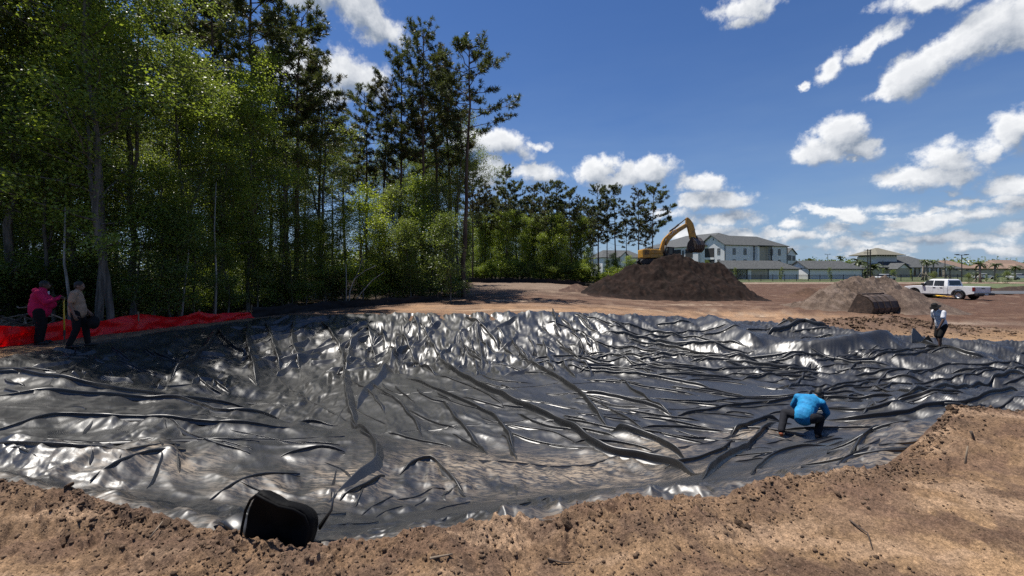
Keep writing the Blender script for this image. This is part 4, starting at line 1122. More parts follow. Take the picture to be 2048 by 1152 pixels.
# ================================================================== SITE: heaps, fences, road, lawn
def heap(name, ridge, Yr, wf, wb, label, cat_, cols, mat, ext=(0, 0), amp=.10, seed=0, nx=150, ny=110, cl=.05, pw=1.25):
    rx = np.array([XY(p, Yr) for p, _ in ridge]); rz = np.array([at(p, q, Yr)[2] for p, q in ridge])
    x0, x1 = rx[0] - ext[0], rx[-1] + ext[1]
    X, Y = np.meshgrid(np.linspace(x0, x1, nx), np.linspace(Yr - wf, Yr + wb, ny))
    g = base(X.ravel(), Y.ravel()).reshape(X.shape)
    bend = .8 * gn(X * .35 + seed, Y * .3)
    top = np.interp(X, rx, rz)
    top = np.where(X < rx[0], rz[0] - (rx[0] - X) * .6, np.where(X > rx[-1], rz[-1] - (X - rx[-1]) * .6, top))
    q = np.where(Y < Yr + bend * .0, (Yr - Y) / wf, (Y - Yr) / wb)
    prof = (1 - np.clip(q, 0, 1)) ** pw
    hgt = np.maximum(top - g, 0) * ss(x0, x0 + ext[0] + .3, X) * ss(x1, x1 - ext[1] - .3, X)
    D = hgt * prof
    k = np.clip(D / .6, 0, 1)
    D = D + k * (amp * 2.0 * fbm(X * .5 + seed, Y * .5, 4) + amp * 1.3 * (ridg(X * 1.1 + seed, Y * .7, 3) - .5) + cl * np.maximum(0, fbm(X * 4 + seed, Y * 4, 3)))
    Z = g + D - .10
    idx = np.arange(nx * ny).reshape(ny, nx)
    Q = np.stack([idx[:-1, :-1], idx[:-1, 1:], idx[1:, 1:], idx[1:, :-1]], -1).reshape(-1, 4)
    Q = Q[D.ravel()[Q].max(1) > .004]
    used = np.zeros(nx * ny, bool); used[Q.ravel()] = True
    remap = -np.ones(nx * ny, np.int64); remap[used] = np.arange(used.sum())
    V = np.stack([X.ravel(), Y.ravel(), Z.ravel()], -1)[used]
    c = np.array([V[:, 0].mean(), V[:, 1].mean(), V[:, 2].min()])
    me = mesh_np(name, V - c, remap[Q], True)
    n1 = fbm(V[:, 0] * .7 + seed, V[:, 1] * .7, 4); n2 = fbm(V[:, 0] * 2.3 + seed, V[:, 2] * 2.3, 4)
    C = np.tile(np.array(cols[0]), (len(V), 1)); C = lerp3(C, cols[1], ss(-.1, .35, n1)); C = lerp3(C, cols[2], ss(.05, .4, n2) * .8)
    set_color(me, 'soil', C * .68)
    o = link(name, me, mat); o.location = c
    tag(o, label, cat_)
    return lambda x, y: float(np.interp(x, rx, rz))
M_heap = vc_soil('heap_soil', .95, 1.0, .55, .12)
heap('dirt_mound', [(1150, 588), (1168, 580), (1190, 567), (1215, 549), (1260, 531), (1300, 523), (1320, 517), (1345, 511), (1366, 508), (1390, 515), (1408, 527), (1425, 528), (1440, 526), (1456, 535), (1472, 558), (1484, 572), (1494, 588)], 44.5, 5.6, 9, 'big heap of dark brown earth with the excavator standing behind its top', 'dirt mound', [(.021, .011, .008), (.013, .007, .005), (.045, .024, .017)], M_heap, (.8, .8), .30, 3, 210, 150, .12)
heap('dirt_bank', [(1075, 590), (1110, 580), (1135, 572), (1150, 566), (1165, 570), (1180, 580)], 47, 3.0, 3, 'low knob of brown earth at the left foot of the big dark mound', 'dirt mound', [(.13, .08, .06), (.10, .06, .045), (.2, .13, .09)], M_heap, (.5, .5), .1, 21, 60, 50)
heap('sand_pile', [(1618, 602), (1640, 586), (1658, 570), (1682, 560), (1706, 552), (1740, 551), (1772, 551), (1784, 560), (1800, 574), (1830, 588)], 31.5, 2.9, 4.5, 'pale grey brown pile of sandy soil behind the loader bucket', 'dirt mound', [(.19, .14, .108), (.12, .085, .065), (.25, .19, .155)], M_heap, (.4, .3), .24, 9, 170, 130, .14)
heap('dirt_pile', [(1770, 585), (1790, 578), (1815, 577), (1840, 584), (1865, 594), (1890, 606)], 29.5, 2.6, 3, 'low brown grey spill of soil between the loader bucket and the white pickup', 'dirt mound', [(.16, .115, .09), (.13, .09, .07), (.24, .18, .14)], M_heap, (.4, .4), .12, 15, 120, 90, .1)
heap('topsoil_pile', [(1560, 596), (1590, 585), (1615, 573), (1640, 574), (1660, 580)], 45, 3.5, 4, 'low reddish brown pile of topsoil left of the pale sand pile', 'dirt mound', [(.13, .075, .05), (.10, .06, .042), (.18, .11, .075)], M_heap, (.6, .6), .1, 33, 80, 60)

def sheet(name, x0, x1, ya, yb, dz, mat, nx=60, ny=12, kind='structure'):
    """a strip of ground cover lying dz above the ground between depth ya(x) and yb(x)"""
    xs = np.linspace(x0, x1, nx); V = []
    for i in range(ny):
        t = i / (ny - 1); ys = ya(xs) * (1 - t) + yb(xs) * t
        V.append(np.stack([xs, ys, base(xs, ys) + dz], -1))
    V = np.concatenate(V); idx = np.arange(nx * ny).reshape(ny, nx)
    Q = np.stack([idx[:-1, :-1], idx[:-1, 1:], idx[1:, 1:], idx[1:, :-1]], -1).reshape(-1, 4)
    o = link(name, mesh_np(name, V, Q, True), mat); tag(o, kind=kind); return o
M_lawn = material('lawn_turf', (.07, .095, .03), .9, .35, 1.2, bump=.5, bscale=14, c2=(.115, .135, .05))
M_asphalt = material('asphalt', (.075, .078, .085), .85, .2, 2.0, bump=.2, bscale=30)
sheet('lawn', 26, 420, lambda x: 82 + .05 * x, lambda x: 230 + 0 * x, .06, M_lawn, 80, 30)
sheet('lawn_strip', 72, 240, lambda x: 60 + 0 * x, lambda x: 78 + 0 * x, .06, M_lawn, 40, 10)
sheet('road', 52, 200, lambda x: 50 + .0 * x, lambda x: 57 + .0 * x, .05, M_asphalt, 40, 6)
heap('road_bank', [(1985, 577), (2010, 571), (2060, 570), (2130, 571), (2200, 575)], 57.8, 1.2, 1.0, 'long low brown bank of earth between the dark road and the lawn', 'dirt mound', [(.07, .05, .04), (.09, .06, .05), (.12, .08, .06)], M_heap, (.4, .4), .06, 41, 60, 20)

# ---- silt fences
def cloth_fence(name, pts, h, label, cat_, mat, stake_mat, wav=.05, seed=0, stake_every=2.2, hv=None):
    pts = np.array(pts); L = np.concatenate([[0], np.cumsum(np.hypot(*(pts[1:] - pts[:-1]).T))])
    n = int(L[-1] / .09); s = np.linspace(0, L[-1], n)
    x = np.interp(s, L, pts[:, 0]); y = np.interp(s, L, pts[:, 1])
    tx, ty = np.gradient(x), np.gradient(y); l = np.hypot(tx, ty); nx_, ny_ = -ty / l, tx / l
    g = ground_z(x, y); root = thing(name, label, cat_, (x[0], y[0], g[0]))
    rows = 8; V = []
    sag = np.abs(np.sin(np.pi * s / stake_every))
    hh = h * (1 - .24 * sag * (1 + .8 * gn(s * .5 + seed, s * 0))) * (1 if hv is None else np.interp(s / L[-1], *hv))
    for i in range(rows):
        t = i / (rows - 1)
        off = wav * (gn(s * 1.4 + seed, s * 0 + t * 2.2) + .5 * gn(s * 4 + seed, s * 0 + t * 3 + 9)) + .10 * t * gn(s * .4 + seed, s * 0)
        V.append(np.stack([x + nx_ * off, y + ny_ * off, g - .04 + hh * t], -1))
    th = .006
    front = np.concatenate(V); back = front + np.tile(np.stack([nx_ * th, ny_ * th, 0 * nx_], -1), (rows, 1))
    idx = np.arange(n * rows).reshape(rows, n)
    q = np.stack([idx[:-1, :-1], idx[:-1, 1:], idx[1:, 1:], idx[1:, :-1]], -1).reshape(-1, 4)
    org = np.array([x[0], y[0], g[0]])
    me = mesh_np(name + '_cloth', np.concatenate([front, back]) - org, np.concatenate([q, q[:, ::-1] + n * rows]), True)
    link('fabric', me, mat, root)
    k = int(L[-1] / stake_every)
    for i in range(k + 1):
        j = min(n - 1, int(i * stake_every / L[-1] * n))
        m = MB(); bx = Vector((x[j] + nx_[j] * .05, y[j] + ny_[j] * .05, g[j])) - Vector(org)
        m.box(bx.x - .022, bx.x + .022, bx.y - .022, bx.y + .022, bx.z - .2, bx.z + hh[j] + .05)
        m.build('stake', stake_mat, root)
    return root
M_red = leaf_material('red_plastic_cloth', (.85, .016, .026), (.75, .014, .022), .5, .38)
M_blackcloth = material('black_fabric', (.014, .014, .015), .8, .3, 5, bump=.3, bscale=14, spec=.3)
M_stake = material('stake_wood', (.22, .16, .10), .85, .3, 8, wood=True)
redp = [at(-260, 735, 8.0)[:2], at(-100, 712, 9.6)[:2], at(0, 693, 11.0)[:2], at(100, 678, 12.2)[:2], at(200, 667, 13.6)[:2], at(300, 655, 15.4)[:2], at(400, 643, 17.4)[:2], at(505, 628, 20.0)[:2]]
cloth_fence('silt_fence', redp, .66, 'bright red plastic silt fence running behind the two standing men', 'silt fence', M_red, M_stake, .10, 1, 2.4, hv=([0, .6, .8, 1], [1, .95, .8, .45]))
cloth_fence('silt_fence', [at(505, 628, 20.0)[:2], at(600, 618, 22.8)[:2], at(700, 610, 25.5)[:2], at(800, 604, 28.5)[:2], at(884, 598, 31.5)[:2]], .55, 'black silt fence low against the shrubs, right after the red one', 'silt fence', M_blackcloth, M_stake, .05, 2)
cloth_fence('silt_fence', [(XY(885, 42) - 3, 58), (XY(940, 63), 63), (XY(1050, 64), 64), (XY(1170, 64), 64)], .75, 'long straight black silt fence in front of the far row of pines', 'silt fence', M_blackcloth, M_stake, .03, 3, 3.0)

# ================================================================== BUILDINGS
M_white = material('white_siding', (.74, .745, .75), .75, .06, .6)
M_grey_siding = material('grey_siding', (.60, .61, .63), .75, .06, .6)
M_tan = material('tan_stucco', (.40, .36, .30), .85, .12, .8)
M_beige = material('beige_stucco', (.42, .37, .30), .85, .15, .8)
M_roof = material('grey_shingle', (.060, .064, .066), .9, .25, 3.0, bump=.4, bscale=9, c2=(.095, .10, .10))
M_roof_b = material('tan_shingle', (.20, .135, .10), .9, .2, 3.0, bump=.4, bscale=9)
M_roof_o = material('olive_shingle', (.16, .15, .115), .9, .2, 3.0, bump=.4, bscale=9)
M_trim = material('dark_trim', (.028, .030, .033), .6, .1, 3)
M_wtrim = material('white_trim', (.72, .72, .71), .6, .05, 3)
M_glass = material('dark_glass', (.012, .014, .017), .08, .1, 2, spec=.6)
M_void = material('porch_shade', (.035, .035, .037), .9, .2, 2)  # flat dark colour standing in for shade inside openings

def slab_poly(m, pts, th):
    """a roof plane with thickness"""
    pts = [Vector(p) for p in pts]
    n = (pts[1] - pts[0]).cross(pts[2] - pts[0]).normalized()
    if n.z < 0: n = -n; pts = pts[::-1]
    k = len(pts); V = pts + [p - n * th for p in pts]
    m.add(V, [tuple(range(k)), tuple(range(2 * k - 1, k - 1, -1))] + [(i, k + i, k + (i + 1) % k, (i + 1) % k) for i in range(k)])
class House:
    """a building laid out on its own axes: u along the front, v into the depth, z up"""
    def __init__(s, name, label, cat_, px, Y, u, z0=None, group=None):
        s.o = Vector((XY(px, Y), Y, 0)); s.z0 = float(base(np.array([s.o.x]), np.array([Y]))[0]) if z0 is None else z0
        ang = math.atan2(u[1], u[0])
        s.root = thing(name, label, cat_, (s.o.x, s.o.y, s.z0), ang, group)
    def walls(s, u0, u1, v0, v1, z0, z1, m, name='wall'):
        return MB().box(u0, u1, v0, v1, z0, z1).build(name, m, s.root)
    def gable(s, u0, u1, v0, v1, ze, zr, m, along='u', ov=.45, hip0=0.0, hip1=0.0, wall=None, th=.22, name='roof'):
        """roof with its ridge along u or v; hip0 / hip1 shorten the ridge at either end"""
        if along == 'u':
            c = (v0 + v1) / 2; sl = (zr - ze) / (c - v0); e = ze - sl * ov
            a, b = u0 - ov, u1 + ov; r0, r1 = u0 - (ov if not hip0 else 0) + hip0, u1 + (ov if not hip1 else 0) - hip1
            P = lambda u, v, z: (u, v, z)
            lo, hi = v0 - ov, v1 + ov
        else:
            c = (u0 + u1) / 2; sl = (zr - ze) / (c - u0); e = ze - sl * ov
            a, b = v0 - ov, v1 + ov; r0, r1 = v0 - (ov if not hip0 else 0) + hip0, v1 + (ov if not hip1 else 0) - hip1
            P = lambda u, v, z: (v, u, z)
            lo, hi = u0 - ov, u1 + ov
        m_ = MB()
        slab_poly(m_, [P(a, lo, e), P(b, lo, e), P(r1, c, zr), P(r0, c, zr)], th)
        slab_poly(m_, [P(a, hi, e), P(b, hi, e), P(r1, c, zr), P(r0, c, zr)], th)
        if hip0: slab_poly(m_, [P(a, lo, e), P(a, hi, e), P(r0, c, zr)], th)
        if hip1: slab_poly(m_, [P(b, lo, e), P(b, hi, e), P(r1, c, zr)], th)
        o = m_.build(name, m, s.root)
        if wall:
            for end, hp, w in ((0, hip0, 1), (1, hip1, -1)):
                if hp: continue
                k = (u0 if along == 'u' else v0) if end == 0 else (u1 if along == 'u' else v1)
                tri = [(v0 if along == 'u' else u0, ze - .02), (v1 if along == 'u' else u1, ze - .02), (c, zr - .25)]
                MB().prism(tri, k + .004 * w, k + .3 * w, 'x' if along == 'u' else 'y').build('gable_wall', wall, s.root)
        return o
    def window(s, face, a, z, w, h, fm=None, gm=None, at_=0.0, mull=True):
        """face 'v': on the plane v = at_, looking to -v;  'u': on the plane u = at_, looking to -u"""
        fm = fm or M_trim; gm = gm or M_glass
        def bx(m, a0, a1, z0, z1, d0, d1):
            return m.box(a0, a1, at_ - d1, at_ - d0, z0, z1) if face == 'v' else m.box(at_ - d1, at_ - d0, a0, a1, z0, z1)
        m = MB(); t = .09
        bx(m, a - w / 2, a + w / 2, z, z + t, -.05, .06); bx(m, a - w / 2, a + w / 2, z + h - t, z + h, -.05, .06)
        bx(m, a - w / 2, a - w / 2 + t, z + t, z + h - t, -.05, .06); bx(m, a + w / 2 - t, a + w / 2, z + t, z + h - t, -.05, .06)
        if mull: bx(m, a - w / 2 + t, a + w / 2 - t, z + h / 2 - .035, z + h / 2 + .035, -.05, .05)
        f = m.build('window', fm, s.root)
        g = MB(); bx(g, a - w / 2 + t, a + w / 2 - t, z + t, z + h - t, -.04, .02)
        g.build('pane', gm, f)
    def bits(s, name, m, boxes):
        for b in boxes: MB().box(*b).build(name, m, s.root)
# ---- three storey apartment building
A = House('apartment_building', 'large white three storey apartment building with dark grey roof behind the mound', 'building', 1449.7, 126, (.936, .352))
za, ze = 0.0, 10.1
A.walls(0, 25.6, 0, 9.7, 0, ze, M_white)
A.gable(0, 25.6, 0, 9.7, ze, 13.0, M_roof, 'u', .5, 0, 7.0, wall=M_white)
A.walls(2.5, 27, 9.7, 38, 0, ze, M_white)
A.walls(-.6, 2.49, 9.71, 38, 0, ze, M_grey_siding)
A.gable(-.6, 27, 7.0, 38, ze + .003, 14.9, M_roof, 'v', .5, 8.0, 8.0, name='roof')
for u in (3.6, 7.9, 18.9, 22.2):
    A.window('v', u, 6.9, 1.15, 1.9); A.window('v', u, 3.6, 1.15, 1.9); A.window('v', u, .6, 1.15, 1.7)
for v in (2.2,):
    A.window('u', v, 6.9, 1.1, 1.9); A.window('u', v, 3.6, 1.1, 1.9)
# balconies in the gable end: flat dark panels painted as their shade
A.bits('balcony_shade_panel', M_void, [(-.05, .02, 3.9, 7.6, 6.2, 9.0), (-.05, .02, 3.9, 7.6, 2.9, 5.5)])
A.bits('balcony_rail', M_wtrim, [(-.16, -.07, 3.9, 7.6, 5.55, 6.15)])
A.bits('bracket', M_trim, [(-.12, -.004, 4.1, 4.3, 11.3, 11.9), (-.12, -.004, 2.0, 2.2, 10.7, 11.2), (-.12, -.004, 7.4, 7.6, 10.7, 11.2)])
# projecting bay with its own shed roof and posts
A.walls(11.6, 12.4, -1.2, -.003, 0, 9.5, M_white, 'bay_wall')
A.walls(12.41, 16.4, -.8, -.004, 0, 9.3, M_tan, 'bay_wall')
A.bits('bay_roof', M_roof, [(11.2, 17.8, -1.7, -.006, 9.52, 9.8)])
A.bits('post', M_trim, [(16.9, 17.2, -1.5, -1.2, 0, 9.5), (16.0, 16.2, -1.5, -1.3, 0, 9.5)])
A.bits('downspout', M_trim, [(-.12, .10, -.12, -.005, 0, 10), (11.35, 11.55, -.14, -.005, 0, 9.5), (25.5, 25.7, -.14, -.005, 0, 10)])
m = MB()
for i in range(64):
    u = .4 + i * .4
    if 11.4 < u < 16.6: continue
    m.box(u, u + .06, -.035, -.003, 0, ze - .05)
for i in range(23): m.box(-.035, -.003, .35 + i * .4, .41 + i * .4, 0, ze - .05)
tag(m.build('batten', M_white, A.root), kind='stuff')
# the long side with dark panels in place of shaded balconies, seen past the boom
for i in range(5):
    v = 12 + i * 5.2
    A.bits('balcony_shade_panel', M_void, [(-.66, -.59, v, v + 3.2, 6.4, 9.1), (-.66, -.59, v, v + 3.2, 3.1, 5.8)])
    A.window('u', v + 4.2, 6.9, 1.0, 1.8, at_=-.6)
    A.window('u', v + 4.2, 3.6, 1.0, 1.8, at_=-.6)
A.bits('frieze', M_wtrim, [(-.72, -.60, 10, 38, 9.35, 9.75)])
# ---- smaller gable of the next block, seen past the right end
Bn = House('apartment_building', 'small white gable of the next block just right of the large apartment building', 'building', 1574, 175, (.93, .36))
Bn.walls(0, 5.2, 0, 14, 0, 9.2, M_white); Bn.gable(0, 5.2, 0, 14, 9.2, 11.4, M_roof, 'v', .5, 0, 0, wall=M_white)
Bn.window('v', 1.5, 6.2, 2.0, 2.2); Bn.window('v', 3.9, 6.2, 1.6, 1.9); Bn.window('v', 1.5, 2.6, 2.0, 2.2)
# ---- block seen between the pine trunks
Bl = House('apartment_building', 'pale grey roofed apartment block seen between the pine trunks left of the excavator', 'building', 1205, 150, (.97, .22))
Bl.walls(0, 16, 0, 12, 0, 7.0, M_white); Bl.gable(0, 16, 0, 12, 7.0, 9.6, M_roof, 'u', .5, 3, 3)
for u in (2, 5, 8, 11, 14): Bl.window('v', u, 3.9, 1.2, 1.8); Bl.window('v', u, .9, 1.2, 1.8)
Bl.walls(6.5, 9.5, -1.0, -.003, 0, 7.4, M_white, 'bay_wall'); Bl.gable(6.5, 9.5, -1.0, 3, 7.4, 8.8, M_roof, 'v', .3, 0, 0, wall=M_white)
# ---- garages
def garage(px, Y, L, label, left_open, u=(.985, .17)):
    g = House('garage', label, 'garage', px, Y, u)
    a = 5.2 if left_open else 0
    g.walls(a, L, 0, 6.4, 0, 2.75, M_white)
    g.gable(0, L, 0, 6.4, 2.9, 4.75, M_roof, 'u', .45, 0, 3.2, wall=None if left_open else M_white)
    g.bits('fascia', M_trim, [(-.45, L + .45, -.52, -.46, 2.45, 2.68)])
    if left_open:
        MB().prism([(.1, 2.9), (6.3, 2.9), (3.2, 4.5)], 4.9, 5.18, 'x').build('gable_wall', M_white, g.root)
        g.bits('post', M_trim, [(.05, .25, .0, .2, 0, 2.85), (2.3, 2.5, .0, .2, 0, 2.85), (5.0, 5.2, -.03, .17, 0, 2.85), (.05, .25, 6.2, 6.4, 0, 2.85)])
        g.bits('rafter', M_trim, [(.0, .2, 3.1, 3.3, 2.9, 4.5), (-.05, .15, .2, 6.2, 2.86, 3.0)])
        for s_ in (-1, 1): MB().tube([(.1, 3.2, 3.1), (.1, 3.2 + s_ * 1.7, 3.75)], .09, 4).build('bracket', M_trim, g.root)
        g.walls(1.0, 1.9, 2, 4, 0, 2.4, M_white, 'inner_wall'); g.walls(3.4, 4.6, 4, 5, 0, 2.4, M_white, 'inner_wall')
        g.bits('door', M_tan, [(6.2, 10.6, -.05, -.003, .05, 2.3)])
        g.bits('downspout', M_trim, [(10.7, 10.95, -.08, -.003, 0, 2.6), (14.0, 14.2, -.08, -.003, 0, 2.6)])
    else:
        g.bits('downspout', M_trim, [(.1, .3, -.08, -.003, 0, 2.6), (L - .3, L - .1, -.08, -.003, 0, 2.6)])
        g.bits('door', M_white, [(.6, 1.6, -.05, -.003, .05, 2.1)])
    return g
garage(1457, 104, 19.5, 'long grey garage with a timbered open gable, nearest the mound', True)
garage(1617, 107, 16.0, 'second long grey garage with a dark hipped roof, behind the sand pile', False)
# ---- clubhouse with a lookout tower
Cb = House('clubhouse', 'clubhouse with a hipped lookout tower rising over its dark roofs', 'building', 1765, 138, (.98, .2))
Cb.walls(0, 26, 0, 14, 0, 3.6, M_tan); Cb.gable(0, 26, 0, 14, 3.6, 7.2, M_roof, 'u', .7, 6, 6)
Cb.walls(1.5, 9.8, 3, 9.5, 3.5, 6.9, M_grey_siding, 'tower'); 
Cb.walls(1.7, 9.6, 3.2, 9.3, 6.9, 7.9, M_void, 'clerestory')
for i in range(9): Cb.bits('mullion', M_wtrim, [(1.55 + i, 1.75 + i, 2.98, 3.19, 6.9, 7.9)])
Cb.gable(1.0, 10.3, 2.6, 9.9, 7.95, 9.8, M_roof_o, 'u', 1.2, 4.0, 4.0, name='tower_roof')
Cb.walls(1.5, 6.6, -3.2, -.003, 0, 3.0, M_tan, 'wing'); Cb.gable(1.5, 6.6, -3.2, 2, 3.0, 4.6, M_roof, 'v', .5, 0, 0, wall=M_wtrim)
for u in (9, 12.5, 16, 19.5, 23): Cb.window('v', u, .5, 2.0, 2.4)
Cb.bits('column', M_wtrim, [(8 + i * 3.5 - .15, 8 + i * 3.5 + .15, -.6, -.3, 0, 3.3) for i in range(6)])
Cb2 = House('clubhouse', 'low wing with olive grey roof left of the lookout tower', 'building', 1735, 150, (.98, .2))
Cb2.walls(0, 14, 0, 10, 0, 3.4, M_tan); Cb2.gable(0, 14, 0, 10, 3.4, 6.4, M_roof_o, 'u', .6, 4, 4)
for u in (2, 5, 8): Cb2.window('v', u, .6, 1.6, 2.2)
Cb3 = House('house', 'dark roofed low house between the clubhouse and the tan roofed house', 'house', 1872, 146, (.98, .2))
Cb3.walls(0, 11, 0, 9, 0, 3.2, M_tan); Cb3.gable(0, 11, 0, 9, 3.2, 5.4, M_roof, 'u', .6, 3.5, 3.5)
for u in (2, 5, 8.5): Cb3.window('v', u, .7, 1.6, 2.0)
H1 = House('house', 'single storey house with a brown tile roof behind the thin black lamp pole', 'house', 1896, 170, (.98, .2))
H1.walls(0, 13.5, 0, 11, 0, 3.4, M_beige); H1.gable(0, 13.5, 0, 11, 3.4, 6.3, M_roof_b, 'u', .7, 4.5, 4.5)
for u in (3, 6.5, 10): H1.window('v', u, .7, 1.6, 1.8)
H2 = House('house', 'brown tile roofed house behind the beige wall at the right edge', 'house', 2004, 165, (.98, .2))
H2.walls(0, 20, 0, 12, 0, 3.3, M_beige); H2.gable(0, 20, 0, 12, 3.3, 6.4, M_roof_b, 'u', .7, 4.5, 4.5)
H2.gable(2, 8, -3, 3, 3.1, 4.8, M_roof_b, 'v', .5, 2.0, 0, name='porch_roof'); H2.walls(2, 8, -3, -.003, 0, 3.0, M_beige, 'porch')
for u in (10, 13.5, 17): H2.window('v', u, .7, 1.6, 1.8)
# ---- garden wall
gw = House('boundary_wall', 'long beige boundary wall in front of the brown roofed houses', 'wall', 1888, 135, (.99, .1))
gw.walls(0, 60, 0, .3, 0, 2.1, M_beige, 'panel'); gw.bits('pier', M_beige, [(i * 6, i * 6 + .5, -.12, .42, 0, 2.3) for i in range(10)]); gw.bits('coping', M_tan, [(-.05, 60.1, -.06, .36, 2.101, 2.2)])

# ---- black metal railing fence along the lawn
fx0, fx1, fy = XY(1474, 88), XY(1962, 91), 88
fr = thing('metal_fence', 'black metal railing fence along the lawn in front of the garages', 'fence', (fx0, fy, gz(fx0, fy)))
nP = 21; Lf = fx1 - fx0
M_iron = material('black_iron', (.012, .012, .013), .5, .1, 5)
post = MB().box(-.04, .04, -.04, .04, 0, 1.5).mesh('post')
post.materials.append(M_iron)
zl = lambda x: gz(x, fy + (x - fx0) * .06) - gz(fx0, fy)
for i in range(nP + 1):
    d = Lf * i / nP; o = bpy.data.objects.new('post', post); COL.objects.link(o); o.parent = fr; o.location = (d, d * .06, zl(fx0 + d))
m1 = MB(); pk = MB()
for i in range(nP):
    a, b = Lf * i / nP, Lf * (i + 1) / nP; za_, zb_ = zl(fx0 + a), zl(fx0 + b)
    for h in (.18, 1.15, 1.35): m1.tube([(a, a * .06, za_ + h), (b, b * .06, zb_ + h)], .022, 4)
    for k in range(1, 22):
        t = k / 22; x = a + (b - a) * t; pk.box(x - .009, x + .009, x * .06 - .009, x * .06 + .009, za_ + .1, za_ + (zb_ - za_) * t + 1.42)
tag(m1.build('rail', M_iron, fr), kind='stuff'); tag(pk.build('picket', M_iron, fr), kind='stuff')

# ---- poles
M_pole = material('pole_dark', (.03, .028, .026), .8, .2, 4, wood=True)
def pole(px, Y, ty, label, cat_='utility pole', r=.13, arm=None, name='utility_pole', mat=None):
    x = XY(px, Y); z0 = gz(x, Y); zt = at(px, ty, Y)[2]
    t = thing(name, label, cat_, (x, Y, z0))
    MB().tube([(0, 0, -.3), (0, 0, (zt - z0) * .5), (0, 0, zt - z0)], [r, r * .9, r * .75], 8).build('pole', mat or M_pole, t)
    if arm == 'cross':
        for h in (.35, 1.1): MB().box(-1.0, 1.0, -.06, .06, zt - z0 - h, zt - z0 - h + .13).build('crossarm', mat or M_pole, t)
    if arm == 'lamp':
        m = MB(); m.box(-1.1, 1.1, -.05, .05, zt - z0 - .1, zt - z0); m.build('arm', mat or M_pole, t)
        for s_ in (-1, 1): MB().box(s_ * 1.0 - .35, s_ * 1.0 + .35, -.16, .16, zt - z0 - .02, zt - z0 + .12).build('lamp_head', mat or M_pole, t)
    return t
pole(1735.5, 112, 498, 'left of two dark wooden poles standing close together', arm='cross'); pole(1740.5, 108, 499, 'right of two dark wooden poles standing close together', r=.16)
pole(1923.5, 88, 509.5, 'black double headed lamp pole behind the white pickup', 'lamp pole', .09, 'lamp', 'lamp_pole')
pole(1890, 92, 517, 'slim black pole left of the double headed lamp pole', 'lamp pole', .08, None, 'lamp_pole')
pole(1655.5, 190, 508.5, 'small lamp pole on the skyline above the second garage', 'lamp pole', .12, 'lamp', 'lamp_pole')
pole(1766, 128, 521, 'short black lamp pole before the clubhouse gable', 'lamp pole', .1, None, 'lamp_pole')
pole(1952, 84, 541, 'short dark post on the lawn at the end of the railing', 'post', .07, None, 'post')
# ---- palms
M_palm_trunk = bark('palm_trunk', (.24, .20, .16), (.36, .31, .25))
M_frond = leaf_material('palm_frond', (.04, .058, .022), (.095, .115, .05), .3)
def palm(px, Y, ty, label, braced=True, full=.9, seed=0, lean=0.0):
    rs = np.random.RandomState(seed); x = XY(px, Y); z0 = gz(x, Y); H = at(px, ty, Y)[2] - z0 - full * .7
    t = thing('palm_tree', label, 'palm', (x, Y, z0))
    MB().tube([(0, 0, -.3), (lean * .3, 0, H * .4), (lean, 0, H)], [.22, .17, .16], 9).build('trunk', M_palm_trunk, t, True)
    V, Q, n = [], [], 0
    for k in range(22):
        az = k * 2.4 + rs.normal(0, .2); e0 = rs.uniform(.2, 1.35); L = full * rs.uniform(1.2, 1.8); p = np.array([lean, 0, H]); 
        for j in range(7):
            d = np.array([math.cos(az) * math.cos(e0), math.sin(az) * math.cos(e0), math.sin(e0)]); q = p + d * L / 7
            sd_ = np.array([-math.sin(az), math.cos(az), 0]); w = .30 * full * (1 - abs(j - 2.5) / 5)
            for sgn in (-1, 1):
                V.append([p, p + sd_ * sgn * w + d * .12 - [0, 0, .12], q + sd_ * sgn * w * .8 + d * .12 - [0, 0, .12], q]); 
            p = q; e0 -= .26
    V = np.array(V).reshape(-1, 3); Q = np.arange(len(V)).reshape(-1, 4)
    link('crown', tinted('palm_crown', V, Q, rs.rand(len(Q))), M_frond, t)
    if braced:
        for k in range(3):
            a = k * 2.1 + .5; MB().tube([(.12 * math.cos(a), .12 * math.sin(a), H * .42), (1.1 * math.cos(a), 1.1 * math.sin(a), -.05)], .045, 5).build('brace', M_wood_light, t)
    return t
M_wood_light = material('pale_lumber', (.42, .35, .25), .8, .25, 6, wood=True)
palm(1844, 98, 519, 'leaning bare trunked palm with pale braces left of the pickup roof', True, .7, 1, .5)
palm(1852, 97, 524, 'second palm of the braced pair left of the pickup roof', True, .7, 2, .2)
palm(1867, 108, 520, 'young palm behind the pickup cab with a small crown', True, .9, 3)
palm(1900, 100, 531, 'short palm behind the pickup bed', True, .8, 4)
palm(1960, 84, 524, 'tall braced palm on the lawn right of the pickup', True, .9, 5)
palm(1990, 92, 526, 'braced palm second from the right edge on the lawn', True, .8, 6)
palm(1952, 100, 545, 'low palm between the railing end and the tall braced palm', False, .8, 7)
palm(1620, 170, 517, 'bushy palm on the skyline above the first garage', False, 2.4, 8); palm(1680, 180, 512, 'slim palm standing clear of the skyline trees', False, 1.4, 9)
palm(1718, 130, 517, 'bushy palm left of the two close wooden poles', False, 2.0, 10); palm(1745, 124, 528, 'bushy palm beside the two close wooden poles', False, 2.2, 11); palm(1726, 118, 537, 'low feathery palm at the right end of the second garage', False, 2.0, 12)
palm(2030, 96, 531, 'palm at the right edge of the lawn', True, .9, 13)
